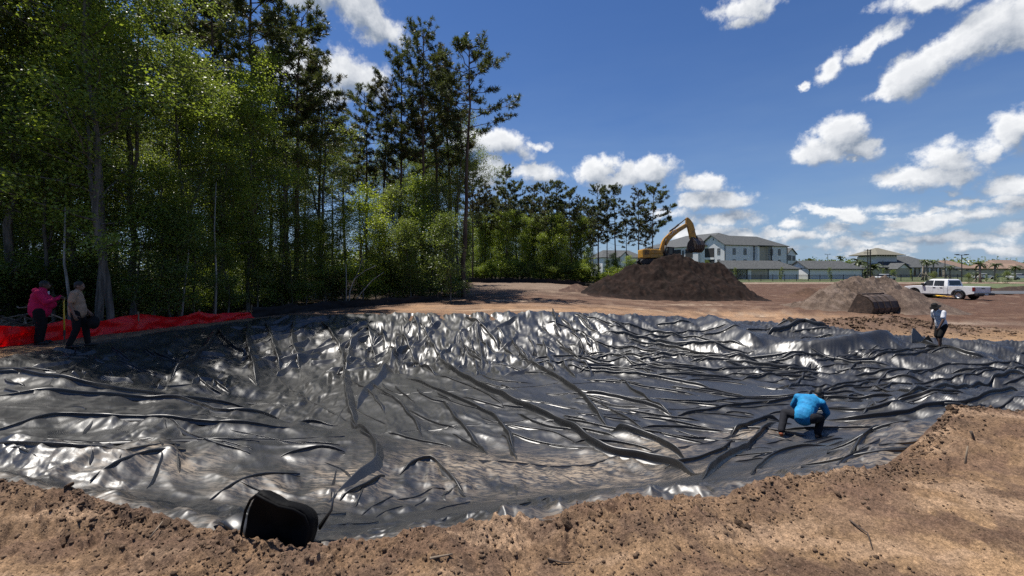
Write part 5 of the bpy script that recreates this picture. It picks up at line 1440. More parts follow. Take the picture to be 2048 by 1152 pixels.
# ---- small ornamental trees
def small_tree(px, Y, ty, label, kind='shrub3', w=.8):
    x = XY(px, Y); H = at(px, ty, Y)[2] - gz(x, Y)
    bh = {'shrub1': 2.6, 'shrub2': 2.2, 'shrub3': 3.2, 'sap3': 8.5, 'sap2': 6.5}[kind]
    s = H / bh * .92
    return plant(kind, x, Y, rt.uniform(0, 6), (s * w, s * w, s), label, 'young tree', 'ornamental trees along the lawn')
small_tree(1471, 84, 533, 'small tree at the foot of the mound before the timbered gable', 'sap3'); small_tree(1562, 86, 532, 'small tree before the white wall of the first garage', 'sap3'); small_tree(1662, 88, 533, 'small tree before the wall of the second garage', 'sap3')
small_tree(1767, 100, 535, 'dark small tree before the clubhouse gable', 'sap3'); small_tree(1788, 104, 538, 'pale small tree right of the clubhouse gable', 'sap2', 1.2); small_tree(1866, 84, 541, 'bushy young tree over the pickup windscreen', 'shrub3', .7); small_tree(1824, 100, 537, 'young tree before the clubhouse windows', 'sap3')
small_tree(1936, 80, 544, 'dark green young tree right of the lamp pole', 'shrub3', .75); small_tree(1973, 86, 547, 'small round young tree on the lawn by the beige wall', 'sap2', .8); small_tree(2016, 78, 540, 'dark spreading young tree near the right edge of the lawn', 'shrub3', .9); small_tree(1996, 78, 545, 'thin young tree left of the dark spreading one', 'sap3', .8)
small_tree(1412, 100, 517, 'scrubby young tree in front of the balconies behind the mound', 'sap2', .6)
# ================================================================== VEHICLES
M_paint = material('white_paint', (.72, .73, .74), .28, .04, 2, coat=.6, dirt=((.30, .22, .16), .25, 3))
M_tyre = material('tyre_rubber', (.018, .018, .019), .85, .25, 8, bump=.3)
M_rim = material('wheel_rim', (.55, .55, .56), .35, .1, 4, metal=.8)
M_plastic = material('dark_plastic', (.02, .02, .022), .6, .2, 6)
M_lamp_red = material('tail_lamp', (.16, .012, .014), .2, .1, 4, coat=.5)
M_plate = material('number_plate', (.35, .45, .50), .4, .1, 4)
M_chrome = material('chrome', (.6, .6, .6), .2, .05, 4, metal=1)
def wheel(root, x, y, r, w, side):
    Mw = Matrix.Translation((x, y, r)) @ Matrix.Rotation(R(-90 * side), 4, 'X')
    t = MB().lathe([(r * .60, -w / 2), (r * .93, -w / 2), (r, -w * .34), (r, w * .34), (r * .93, w / 2), (r * .60, w / 2), (r * .60, -w / 2)], Mw, 28).build('tyre', M_tyre, root, True)
    rm = MB().lathe([(.01, w * .25), (r * .14, w * .30), (r * .16, w * .18), (r * .52, w * .10), (r * .58, w * .44), (r * .62, w * .44), (r * .62, -w * .3), (.01, -w * .3)], Mw, 28).build('rim', M_rim, root, True)
    m = MB()
    for k in range(8):
        a = k * math.pi / 4; m.box(r * .15, r * .54, -.035, .035, w * .12, w * .26, Mw @ Matrix.Rotation(a, 4, 'Z'))
    tag(m.build('spoke', M_rim, root), kind=None)
    return t
def build_pickup():
    px, Y = 1889, 43.5
    x, y = XY(px, Y), Y
    root = thing('pickup_truck', 'white crew cab pickup truck parked on the brown dirt beyond the sand pile', 'pickup truck', (x, y, gz(x, y) + .02), math.atan2(.985, -.17))
    # local axes: x forward, y left, z up
    L0, L1, W = -3.1, 3.15, 1.0
    wr, rx, fx = .43, -1.85, 2.05
    def arch(cx, r=.56, n=9): return [(cx + r * math.cos(a), .42 + r * math.sin(a)) for a in np.linspace(math.pi, 0, n)]
    cab = [(-.95, .45), (-.95, 1.22), (1.25, 1.24), (1.45, 1.26), (2.2, 1.22), (2.95, 1.13), (3.12, 1.02), (3.15, .55), (3.05, .42)] + arch(fx)[::-1] + [(1.3, .42)]
    MB().prism(cab, -W, W, 'y').build('body', M_paint, root, bevel=.05)
    bed = [(L0, .62), (L0, 1.28), (-.99, 1.28), (-.99, .50)] + arch(rx)[::-1] + [(-2.75, .55)]
    for s_ in (-1, 1):
        a, b = (W - .10, W) if s_ > 0 else (-W, -W + .10)
        MB().prism(bed, a, b, 'y').build('bed_side', M_paint, root, bevel=.025)
    MB().box(L0 + .1, -.99, -W + .1, W - .1, .70, .80).build('bed_floor', M_plastic, root)
    tg = MB().box(L0 - .02, L0 + .06, -W + .11, W - .11, .70, 1.26).build('tailgate', M_paint, root, bevel=.02)
    MB().box(L0 - .05, L0 - .021, -.16, .16, 1.08, 1.16).build('handle', M_plastic, tg)
    MB().prism([(L0 - .28, .48), (L0 - .28, .68), (L0 - .03, .70), (L0 - .03, .46)], -W - .01, W + .01, 'y').build('rear_bumper', M_plastic, root, bevel=.03)
    MB().box(L0 - .30, L0 - .281, -.2, .2, .5, .66).build('number_plate', M_plate, root)
    for s_ in (-1, 1):
        MB().box(L0 - .035, L0 + .16, s_ * (W - .11) - .105 * (s_ < 0) - .0 * s_, s_ * (W - .11) + .125 * (s_ > 0), .86, 1.24).build('tail_lamp', M_lamp_red, root, bevel=.015)
    MB().prism([(3.16, .45), (3.16, .75), (3.30, .72), (3.30, .48)], -W, W, 'y').build('front_bumper', M_chrome, root, bevel=.03)
    MB().box(3.13, 3.19, -.7, .7, .78, 1.08).build('grille', M_plastic, root)
    for s_ in (-1, 1): MB().box(3.0, 3.17, s_ * .86 - .12, s_ * .86 + .12, .82, 1.06).build('headlight', M_glass, root)
    # greenhouse: tapered box
    def ring(xa, xb, w, z): return [Vector((xa, -w, z)), Vector((xb, -w, z)), Vector((xb, w, z)), Vector((xa, w, z))]
    MB().loft([ring(-.95, 1.52, .97, 1.235), ring(-.88, 1.15, .86, 1.62), ring(-.80, .72, .76, 1.90), ring(-.70, .50, .66, 1.955)]).build('cab_roof', M_paint, root, bevel=.04)
    # side glass: panes set just proud of the slanted sides
    def wy(z): return np.interp(z, [1.235, 1.62, 1.90], [.97, .86, .76])
    for s_ in (-1, 1):
        for (xa, xb, xc, xd) in ((.36, 1.24, .98, .36), (-.62, .26, .26, -.56)):   # bottom front/back, top
            V = []
            for off in (.004, .022):
                for (xx, zz) in ((xa, 1.30), (xb, 1.30), (xc if xa > 0 else xc, 1.80), (xd, 1.80)):
                    V.append((xx, s_ * (wy(zz) + off), zz))
            f = [(0, 1, 2, 3), (4, 5, 6, 7), (0, 1, 5, 4), (1, 2, 6, 5), (2, 3, 7, 6), (3, 0, 4, 7)]
            MB().add(V, f).build('side_window', M_glass, root)
        for xx in (.10, -.52): MB().box(xx, xx + .22, s_ * (W + .003) - .02, s_ * (W + .003) + .02, 1.08, 1.13).build('door_handle', M_plastic, root)
        for xx in (.31, -.64, 1.28): MB().box(xx - .006, xx + .006, s_ * W - .004, s_ * W + .003, .56, 1.22).build('door_seam', M_plastic, root)
        mr = MB().box(1.08, 1.30, s_ * (W + .06) - .09, s_ * (W + .06) + .09, 1.26, 1.52).build('wing_mirror', M_plastic, root, bevel=.03)
        MB().box(-.9, 1.3, s_ * (W - .02) - .06, s_ * (W - .02) + .06, .34, .40).build('step_bar', M_plastic, root)
        for cx in (rx, fx):
            rings = []
            for rr in (.56, .61):
                rings.append([(cx + rr * math.cos(a), .42 + rr * math.sin(a)) for a in np.linspace(math.pi * .98, math.pi * .02, 12)])
            pts = rings[0] + rings[1][::-1]
            MB().prism(pts, s_ * (W - .03), s_ * (W + .035), 'y').build('arch_trim', M_plastic, root)
    V = [(-.90 - .035, -.72, 1.36), (-.90 - .035, .72, 1.36), (-.845, .66, 1.80), (-.845, -.66, 1.80), (-.93 + .03, -.72, 1.36), (-.9 + .03, .72, 1.36), (-.80, .66, 1.80), (-.80, -.66, 1.80)]
    MB().add(V, [(0, 1, 2, 3), (4, 5, 6, 7), (0, 1, 5, 4), (1, 2, 6, 5), (2, 3, 7, 6), (3, 0, 4, 7)]).build('rear_window', M_glass, root)
    V = [(1.50, -.84, 1.30), (1.50, .84, 1.30), (.83, .70, 1.84), (.83, -.70, 1.84), (1.44, -.84, 1.28), (1.44, .84, 1.28), (.76, .70, 1.82), (.76, -.70, 1.82)]
    MB().add(V, [(0, 1, 2, 3), (4, 5, 6, 7), (0, 1, 5, 4), (1, 2, 6, 5), (2, 3, 7, 6), (3, 0, 4, 7)]).build('windscreen', M_glass, root)
    MB().box(-2.9, 2.9, -.45, .45, .36, .6).build('chassis', M_plastic, root)
    for cx in (rx, fx): MB().tube([(cx, -.7, .43), (cx, .7, .43)], .07, 8).build('axle', M_plastic, root)
    for s_ in (-1, 1):
        for cx in (rx, fx):
            w_ = bpy.data.objects.new('wheel', None); COL.objects.link(w_); w_.parent = root
            wheel(w_, cx, s_ * (W - .16), wr, .30, s_)
build_pickup()
# yellow thing lying under it
x, y = hit(1878, 593)
yl = thing('yellow_tarp', 'crumpled bright yellow sheet lying on the dirt before the pickup', 'tarp', (x, y, gz(x, y)))
M_yellow = material('yellow_sheet', (.75, .42, .02), .6, .15, 6)
V, Q = [], []
n = 14
gx, gy = np.meshgrid(np.linspace(-1.1, .9, n), np.linspace(-.5, .5, n))
gzv = .10 + .22 * np.exp(-((gx + .5) / .6) ** 2) * np.cos(gy * 2.6) + .07 * gn(gx * 2.4, gy * 2.4)
V = np.stack([gx.ravel(), gy.ravel(), gzv.ravel()], -1); V2 = V - [0, 0, .07]
idx = np.arange(n * n).reshape(n, n); q = np.stack([idx[:-1, :-1], idx[:-1, 1:], idx[1:, 1:], idx[1:, :-1]], -1).reshape(-1, 4)
link('sheet', mesh_np('yellow_sheet', np.concatenate([V, V2]), np.concatenate([q, q[:, ::-1] + n * n]), True), M_yellow, yl)
# two white cars far behind
def car(px, Y, label, rz):
    x = XY(px, Y); root = thing('parked_car', label, 'car', (x, Y, gz(x, Y)), rz)
    prof = [(-2.2, .35), (-2.25, .8), (-2.0, .95), (-1.2, 1.02), (.9, .98), (1.9, .85), (2.25, .65), (2.25, .35)]
    MB().prism(prof, -.9, .9, 'y').build('body', M_paint, root, bevel=.06)
    def ring(a, b, w, z): return [Vector((a, -w, z)), Vector((b, -w, z)), Vector((b, w, z)), Vector((a, w, z))]
    MB().loft([ring(-1.8, 1.0, .82, .99), ring(-1.2, .35, .66, 1.40)]).build('windows', M_glass, root)
    MB().loft([ring(-1.22, .37, .67, 1.401), ring(-1.0, .2, .56, 1.46)]).build('roof', M_paint, root, bevel=.03)
    for s_ in (-1, 1):
        for cx in (-1.35, 1.4): MB().lathe([(.01, -.1), (.32, -.1), (.33, 0), (.32, .1), (.01, .1)], Matrix.Translation((cx, s_ * .84, .33)) @ Matrix.Rotation(R(90), 4, 'X'), 16).build('wheel', M_tyre, root)
car(1771, 96, 'white car parked beyond the railing, seen over the sand pile', .35); car(2036, 104, 'white car far away at the right edge by the beige wall', .1); car(1966, 108, 'white car half hidden by young trees on the lawn behind the pickup', .1)

# ================================================================== EXCAVATOR
M_cat = material('digger_yellow', (.52, .27, .03), .5, .15, 3, dirt=((.10, .065, .045), .65, 1.6), coat=.15)
M_steel = material('worn_steel', (.10, .085, .075), .55, .35, 4, metal=.4, dirt=((.14, .09, .065), .7, 2.5), bump=.2)
M_dark = material('dark_steel', (.028, .027, .027), .6, .25, 5)
def build_excavator():
    Y = 46.5; bx = XY(1303, Y)
    z0 = at(1303, 523, Y)[2]
    root = thing('excavator', 'yellow tracked excavator standing behind the dark mound with its boom raised', 'excavator', (bx, Y, z0), R(-6))
    P = lambda zx, zy: (XY(1250 + zx / 9.6, Y) - bx, at(0, 420 + zy / 9.6, Y)[2] - z0)     # from the photo's outline into metres on the machine's own plane
    def plate(name, pts, w, mat_, par=root, y0=0.0, bev=.04):
        return MB().prism([P(*p) for p in pts], y0 - w / 2, y0 + w / 2, 'y').build(name, mat_, par, bevel=bev)
    # upper body
    plate('counterweight', [(295, 775), (310, 757), (440, 757), (446, 800), (446, 925), (310, 932), (297, 915)], 2.7, M_cat, bev=.1)
    plate('engine_cover', [(447, 757), (560, 765), (640, 780), (640, 850), (447, 850)], 2.6, M_cat, bev=.06)
    plate('body_side', [(447, 851), (668, 851), (668, 925), (447, 925)], 2.7, M_cat, bev=.03)
    for k in range(5): plate('grille', [(335, 790 + k * 16), (420, 790 + k * 16), (420, 798 + k * 16), (335, 798 + k * 16)], .04, M_dark, y0=-1.37, bev=0)
    plate('exhaust', [(500, 715), (516, 715), (516, 764), (500, 764)], .14, M_dark, y0=.4)
    plate('handrail', [(450, 735), (640, 748), (640, 753), (450, 740)], .04, M_dark, y0=-1.2, bev=0)
    cb = plate('cab', [(835, 722), (945, 730), (952, 745), (952, 905), (790, 905), (790, 860)], .08, M_dark, y0=.55, bev=.02)
    plate('cab_roof', [(825, 700), (950, 712), (955, 724), (830, 716)], 1.2, M_dark, y0=.95, bev=.03)
    for (a, b) in ((835, 850), (930, 945)):
        for yy in (.40, 1.5): plate('cab_post', [(a, 716), (b, 718), (b + 5, 905), (a - 10, 905)], .09, M_dark, y0=yy, bev=0)
    plate('cab_window', [(851, 724), (929, 728), (934, 840), (845, 840)], .03, M_glass, y0=.44, bev=0)
    plate('cab_base', [(700, 845), (955, 845), (955, 925), (690, 925)], 1.3, M_dark, y0=.9)
    plate('operator_seat', [(800, 780), (825, 780), (835, 850), (870, 850), (870, 870), (800, 870)], .5, M_dark, y0=.95)
    # boom, stick, bucket
    boom = plate('boom', [(632, 862), (662, 745), (700, 610), (735, 545), (785, 495), (870, 412), (960, 375), (1120, 272), (1165, 285), (1165, 335), (1010, 432), (905, 520), (840, 590), (800, 655), (735, 770), (690, 870)], .55, M_cat)
    stick = plate('stick', [(1142, 172), (1152, 152), (1180, 155), (1225, 200), (1262, 255), (1285, 310), (1302, 420), (1322, 500), (1318, 560), (1290, 612), (1250, 625), (1218, 560), (1195, 450), (1172, 345), (1140, 275)], .42, M_cat)
    def rod(name, a, b, r0, r1, f=.55, y0=0.0, par=root):
        A_, B_ = P(*a), P(*b); A_ = Vector((A_[0], y0, A_[1])); B_ = Vector((B_[0], y0, B_[1])); M_ = A_.lerp(B_, f)
        c = MB().tube([A_, M_], r0, 10).build(name, M_dark, par, True); MB().tube([M_, B_], r1, 10).build('piston_rod', M_dark, c, True)
    rod('stick_cylinder', (850, 418), (1150, 172), .11, .06)
    for yy in (-.42, .42): rod('boom_cylinder', (735, 880), (765, 560), .11, .06, .6, yy)
    rod('bucket_cylinder', (1265, 265), (1335, 520), .09, .05)
    plate('bucket_link', [(1318, 500), (1352, 512), (1370, 575), (1330, 600)], .3, M_dark)
    # bucket: curved shell seen from its ribbed back, with cheeks and teeth
    bk = bpy.data.objects.new('bucket', None); COL.objects.link(bk); bk.parent = root
    c = P(1345, 590); bk.location = (c[0], -.1, c[1]); bk.rotation_euler = (0, R(24), R(-52))
    # a section in x-z, extruded in y
    sec = [(-.25, .25), (.28, .05), (.62, -.25), (.72, -.70), (.55, -1.10), (.18, -1.28), (-.30, -1.30)]
    sec_in = [(-.25, .18), (.25, 0.0), (.55, -.28), (.64, -.70), (.49, -1.03), (.15, -1.20), (-.30, -1.23)]
    shell = sec + sec_in[::-1]
    MB().prism(shell, -.75, .75, 'y').build('shell', M_steel, bk)
    for yy in (-.75, .71): MB().prism(sec[:-1] + [(-.30, -1.30), (-.45, -.5)], yy, yy + .04, 'y').build('cheek', M_steel, bk)
    for k in range(5):
        yy = -.66 + k * .31
        MB().prism([(p[0] * 1.06 + .01, p[1] * 1.04) for p in sec[1:6]] + [(p[0] * .99, p[1] * .99) for p in sec[1:6]][::-1], yy, yy + .10, 'y').build('wear_strip', M_steel, bk)
        MB().prism([(-.30, -1.32), (-.30, -1.22), (-.58, -1.25)], yy, yy + .12, 'y').build('tooth', M_steel, bk)
    # lettering on the boom
    cu = bpy.data.curves.new('boom_lettering', 'FONT'); cu.body = 'CAT'; cu.size = .52; cu.extrude = .006; cu.align_x = 'CENTER'
    tx = bpy.data.objects.new('tmp_text', cu); COL.objects.link(tx)
    dg = bpy.context.evaluated_depsgraph_get(); me = bpy.data.meshes.new_from_object(tx.evaluated_get(dg)); bpy.data.objects.remove(tx)
    lo = link('lettering', me, M_wtrim, root); p = P(905, 455); lo.location = (p[0], -.29, p[1]); lo.rotation_euler = (R(90), R(-32), 0)
    # undercarriage
    plate('turntable', [(420, 926), (640, 926), (640, 955), (420, 955)], 1.6, M_dark)
    for yy in (-1.15, 1.15):
        tk = plate('track', [(262, 975), (300, 948), (700, 948), (735, 975), (735, 1005), (700, 1040), (300, 1040), (262, 1012)], .6, M_dark, y0=yy, bev=.06)
        m = MB()
        for k in range(15):
            a = P(300 + k * 28, 1041); m.box(a[0] - .05, a[0] + .05, yy - .32, yy + .32, a[1] - .05, a[1]); b = P(300 + k * 28, 947); m.box(b[0] - .05, b[0] + .05, yy - .32, yy + .32, b[1], b[1] + .04)
        tag(m.build('track_shoes', M_steel, root), kind='stuff')
build_excavator()

# ---- loader bucket lying in front of the sand pile
def build_loader_bucket():
    Y = 28.6; x = XY(1745, Y)
    t = thing('loader_bucket', 'rusty steel loader bucket lying on the dirt in front of the sand pile', 'loader bucket', (x, Y, gz(x, Y) - .02), R(28))
    M_rust = material('rusty_steel', (.060, .042, .033), .75, .4, 3, dirt=((.17, .115, .08), .8, 2.2), bump=.5)
    sec = [(-.78, .02), (.42, .0), (.72, .12), (.84, .45), (.72, .86), (.42, 1.16), (.0, 1.30), (-.18, 1.28)]
    inn = [(-.78, .06), (.40, .05), (.66, .16), (.77, .45), (.66, .82), (.38, 1.10), (.0, 1.24), (-.18, 1.23)]
    # section in local y(depth, mouth to -y) and z ; length along x
    MB().prism([(p[0] * 1.0, p[1]) for p in sec] + [(p[0], p[1]) for p in inn][::-1], -1.35, 1.35, 'x').build('shell', M_rust, t)
    for xx in (-1.35, 1.31): MB().prism(sec + [(-.50, .6)], xx, xx + .04, 'x').build('end_plate', M_rust, t)
    for xx in (-.55, .15, .8): MB().prism([(p[0] * 1.05, p[1] * 1.02) for p in sec[1:7]] + [(p[0], p[1]) for p in inn[1:7]][::-1], xx, xx + .07, 'x').build('rib', M_rust, t)
    MB().box(-1.36, 1.36, -.95, -.77, .01, .07).build('cutting_edge', M_steel, t)
    MB().box(-1.2, 1.2, -.25, .05, 1.302, 1.36).build('lip', M_rust, t)
    t.rotation_euler = (0, 0, R(180 + 22))
build_loader_bucket()

# ================================================================== PEOPLE
M_skin_d = material('skin_dark', (.085, .045, .03), .55, .12, 8)
M_skin_m = material('skin_tan', (.19, .105, .07), .55, .12, 8)
M_hair = material('hair_black', (.010, .009, .008), .6, .3, 20)
M_eye = material('eye_white', (.6, .58, .55), .3, .05, 5)
def fuse(mb, name, vox, mat_, parent, smooth_it=6):
    """melt overlapping volumes into one continuous surface"""
    o = link(name, mb.mesh(name), mat_)
    rm = o.modifiers.new('r', 'REMESH'); rm.mode = 'VOXEL'; rm.voxel_size = vox
    sm = o.modifiers.new('s', 'SMOOTH'); sm.factor = .5; sm.iterations = smooth_it
    dg = bpy.context.evaluated_depsgraph_get()
    me = bpy.data.meshes.new_from_object(o.evaluated_get(dg)); me.name = name
    bpy.data.objects.remove(o)
    me.polygons.foreach_set('use_smooth', np.ones(len(me.polygons), bool))
    if not me.materials: me.materials.append(mat_)
    return link(name, me, None, parent)
def V3(p): return Vector(p)
def frame(fwd, up=(0, 0, 1)):
    f = Vector(fwd).normalized(); u = Vector(up); r = f.cross(u).normalized(); u = r.cross(f)
    return Matrix((( f.x, r.x, u.x), (f.y, r.y, u.y), (f.z, r.z, u.z)))       # columns: forward, right, up
def hand(mb, w, d, pn, curl=.6, s=1.0, side=1):
    """palm, four bent fingers of unequal length and a thumb; d = direction of the hand, pn = palm normal"""
    w, d, pn = V3(w), V3(d).normalized(), V3(pn).normalized(); a = d.cross(pn).normalized() * side
    pn = a.cross(d).normalized() * side
    k = w + d * .085 * s
    mb.cap(w, w + d * .03 * s, .026 * s, .030 * s, 8)
    for j in (-1, 0, 1): mb.cap(w + d * .02 * s + a * j * .018 * s, k + a * j * .024 * s, .016 * s, .014 * s, 8)
    for j, L in zip((-1.5, -.5, .5, 1.5), (.066, .080, .085, .072)):
        p = k + a * j * .019 * s; dd = d.copy()
        for seg, fr in enumerate((.45, .32, .23)):
            dd = (dd * math.cos(curl * .8) + pn * math.sin(curl * .8)).normalized(); q = p + dd * L * fr * s
            mb.cap(p, q, (.0105 - .001 * seg) * s, (.0098 - .001 * seg) * s, 7); p = q
    p = w + d * .03 * s + a * .028 * s; dd = (d * .6 + a * .7 + pn * .3).normalized()
    for fr in (.035, .028, .022):
        q = p + dd * fr * s; mb.cap(p, q, .012 * s, .0105 * s, 7); p = q; dd = (dd * .85 + d * .25 + pn * .15).normalized()
def person(label, loc, rz, J, skin, shirt_m, trouser_m, shoe_m, girth=1.0, belly=0.0, sleeve='short', legs='long', hat=None, hair=True, hands=None, shoe2=None, shirt_len=.0):
    """J holds joint positions in metres in the person's own frame (x = the way the body faces, y = left)"""
    root = thing('person', label, 'person', loc, rz)
    j = {k: V3(v) for k, v in J.items()}
    B = MB(); g = girth
    fwd = j['face'].normalized(); hf = frame(fwd); H = j['head']
    B.ell(H + hf @ V3((-.008, 0, .018)), (.097, .076, .105), hf, 14, 10)          # skull
    B.ell(H + hf @ V3((.030, 0, -.055)), (.062, .058, .070), hf, 12, 8)           # jaw
    B.ell(H + hf @ V3((.094, 0, -.022)), (.022, .015, .024), hf, 8, 6)            # nose
    B.ell(H + hf @ V3((.082, 0, -.062)), (.014, .026, .010), hf, 8, 6)            # lips
    B.ell(H + hf @ V3((.074, 0, .014)), (.020, .056, .010), hf, 8, 6)             # brow
    for s_ in (-1, 1): B.ell(H + hf @ V3((-.012, s_ * .078, -.018)), (.026, .012, .034), hf, 8, 6)
    B.cap(j['neck'], H + hf @ V3((-.02, 0, -.06)), .062 * (1 + (g - 1) * .5), .056 * (1 + (g - 1) * .4), 10)
    def torso(m, e, top=1.0):
        ax = frame(j['chest'] - j['pelvis'], j['front'])     # forward axis runs up the spine, 'up' axis to the front
        sp = (j['chest'] - j['pelvis'])
        sx = (j['shL'] - j['shR']).length / 2
        def el(t, ry, rx_, rz_=.12, off=0.0):
            c = j['pelvis'] + sp * t + (ax @ V3((0, 0, 1))) * off
            m.ell(c, (rz_, ry + e, rx_ + e), ax, 16, 10)
        el(-.02, .165 * g, .125 * g, .14); el(.30, .150 * g, .118 * g + belly, .17, belly * .5); el(.58, .160 * g, .122 * g + belly * .6, .17, belly * .35)
        el(.86, .175 * g, .122 * g, .16); el(1.04, .16 * g, .095 * g, .10)
        for s_ in ('L', 'R'): m.cap(j['chest'] + sp * .06, j['sh' + s_], .085 * (1 + (g - 1) * .6) + e, .066 * (1 + (g - 1) * .7) + e, 12)
        m.cap(j['chest'], j['neck'], .09 * g + e, .062 * g + e * .6, 12)
    torso(B, -.008)
    for s_ in ('L', 'R'):
        B.cap(j['sh' + s_], j['el' + s_], .052 * (1 + (g - 1) * .8), .041, 10); B.cap(j['el' + s_], j['wr' + s_], .041, .028, 10)
        B.cap(j['hip' + s_], j['kn' + s_], .088 * g, .058, 12); B.cap(j['kn' + s_], j['kn' + s_].lerp(j['an' + s_], .35), .056, .056, 10); B.cap(j['kn' + s_].lerp(j['an' + s_], .3), j['an' + s_], .056, .038, 10)
        hd = hands[s_] if hands else None
        d = (j['wr' + s_] - j['el' + s_]).normalized()
        dd, pn, cu = hd if hd else (d, V3((0, -1 if s_ == 'L' else 1, 0)) + V3((.15, 0, 0)), .45)
        hand(B, j['wr' + s_], dd, pn, cu, 1.0, 1)
        ft = j['toe' + s_] - j['an' + s_]
        B.cap(j['an' + s_] + V3((0, 0, -.05)), j['toe' + s_], .034, .026, 8)
    fuse(B, 'body', .011, skin, root, 3)
    for s_ in (-1, 1): MB().ell(H + hf @ V3((.083, s_ * .031, -.002)), (.008, .013, .007), hf, 8, 6).build('eye', M_eye, root, True)
    S_ = MB(); torso(S_, .016)
    if shirt_len:
        sp = (j['chest'] - j['pelvis']).normalized(); S_.cap(j['pelvis'] - sp * shirt_len * .3, j['pelvis'] + sp * .1, .17 * g, .17 * g, 16)
    for s_ in ('L', 'R'):
        a, b, c = j['sh' + s_], j['el' + s_], j['wr' + s_]; e = .018
        if sleeve == 'short': S_.cap(a, a.lerp(b, .62), .066 * (1 + (g - 1) * .8) + e, .058 + e, 12)
        else:
            S_.cap(a, b, .058 * (1 + (g - 1) * .8) + e, .048 + e, 12); S_.cap(b, b.lerp(c, .93), .046 + e, .034 + e, 12)
    fuse(S_, 'shirt', .014, shirt_m, root, 5)
    T = MB(); ax = frame(j['chest'] - j['pelvis'], j['front'])
    T.ell(j['pelvis'] - (j['chest'] - j['pelvis']).normalized() * .02, (.14, .178 * g, .138 * g), ax, 16, 10)
    T.ell(j['pelvis'] + (j['chest'] - j['pelvis']).normalized() * .06, (.09, .168 * g, .130 * g + belly * .5), ax, 16, 10)
    for s_ in ('L', 'R'):
        a, b, c = j['hip' + s_], j['kn' + s_], j['an' + s_]
        if legs == 'long': T.cap(a, b, .104 * g, .076 * (1 + (g - 1) * .7), 12); T.cap(b, c + V3((0, 0, .01)), .076 * (1 + (g - 1) * .7), .064 * (1 + (g - 1) * .5), 12)
        else: T.cap(a, a.lerp(b, .95), .108 * g, .088 * g, 12)
    fuse(T, 'trousers' if legs == 'long' else 'shorts', .014, trouser_m, root, 5)
    for s_ in ('L', 'R'):
        m = MB(); a, t = j['an' + s_], j['toe' + s_]; d = (t - a); d.z = 0 if abs(d.z) < .12 else d.z; d.normalize()
        m.cap(a + V3((0, 0, .015)), a - V3((0, 0, .045)), .05, .05, 10); m.cap(a - V3((0, 0, .05)) - d * .035, t, .046, .040, 10); m.cap(a - V3((0, 0, .068)) - d * .04, t - V3((0, 0, .015)), .034, .034, 10)
        fuse(m, 'shoe', .010, shoe2 if (shoe2 and s_ == 'L') else shoe_m, root, 3)
    if hair:
        m = MB(); m.ell(H + hf @ V3((-.020, 0, .032)), (.102, .083, .102), hf, 14, 10); m.ell(H + hf @ V3((-.045, 0, -.01)), (.072, .078, .085), hf, 12, 8)
        fuse(m, 'hair', .011, M_hair, root, 2)
    if hat: hat(root, H, hf)
    return root
def cloth(name, c, rough=.85, c2=None): return material(name, c, rough, .22, 9, bump=.5, bscale=22, spec=.2, c2=c2)
M_pink = cloth('pink_hoodie', (.50, .016, .085)); M_black = cloth('black_trousers', (.012, .012, .013)); M_tanshirt = cloth('tan_shirt', (.36, .25, .17)); M_whiteshirt = cloth('white_shirt', (.70, .71, .74))
M_blue = cloth('blue_shirt', (.016, .20, .44), .7, (.03, .28, .55)); M_navy = cloth('navy_trousers', (.016, .017, .022)); M_brownboot = material('brown_boot', (.20, .10, .06), .7, .3, 8, bump=.3); M_blackshoe = material('black_shoe', (.015, .015, .015), .6, .2, 8); M_orange = material('orange_shoe', (.35, .09, .035), .6, .3, 9)
M_cap = cloth('grey_cap', (.05, .055, .065)); M_glove = cloth('glove_maroon', (.10, .02, .03))
ground_up = lambda px, py, Y: (XY(px, Y), Y, lz(XY(px, Y), Y))
# ---- man in the pink hoodie leaning on a shovel (faces right, a little towards the pond)
x, y, _ = at(80, 686, 11.7)
ux = R(40)
J = dict(head=(.10, 0, 1.60), face=(1, .0, -.02), neck=(.05, 0, 1.47), chest=(0, 0, 1.36), pelvis=(0, 0, .94), front=(1, 0, 0), shL=(.0, .22, 1.40), shR=(.0, -.22, 1.40),
         elR=(.14, -.31, 1.14), wrR=(.37, -.13, 1.24), elL=(.16, .30, 1.13), wrL=(.39, .10, 1.27),
         hipL=(0, .12, .90), hipR=(0, -.12, .90), knL=(.03, .14, .48), knR=(.02, -.14, .48), anL=(-.01, .15, .09), anR=(-.02, -.15, .09), toeL=(.17, .18, .035), toeR=(.16, -.19, .035))
pk = person('person in a bright pink hoodie and black trousers leaning both hands on a shovel', (x, y, lz(x, y)), ux, J, M_skin_d, M_pink, M_black, M_blackshoe, 1.36, .10, 'long', hands={'L': ((.7, -.5, -.25), (-.2, 0, -1), 1.0), 'R': ((.6, .7, -.1), (0, 0, -1), 1.0)}, shirt_len=.12)
h = MB(); h.ell((-.075, 0, 1.46), (.085, .13, .07)); h.cap((-.03, -.10, 1.46), (.06, -.06, 1.43), .04, .03); h.cap((-.03, .10, 1.46), (.06, .06, 1.43), .04, .03); fuse(h, 'hood', .012, M_pink, pk, 3)
MB().prism([(-.045, 1.29), (.045, 1.29), (.06, 1.43), (-.06, 1.43)], .150, .172, 'x').build('undershirt', M_whiteshirt, pk)
sx, sy = x + .36, y + .29
sh = thing('shovel', 'long handled shovel with a yellow handle standing under the hands of the person in pink', 'shovel', (sx, sy, lz(sx, sy)), R(-8))
M_yhandle = material('yellow_handle', (.60, .42, .04), .5, .1, 5)
MB().tube([(0, 0, .34), (-.01, 0, .8), (-.02, 0, 1.24)], .019, 10).build('handle', M_yhandle, sh, True)
MB().tube([(0, 0, .20), (0, 0, .36)], [.03, .024], 10).build('socket', M_dark, sh)
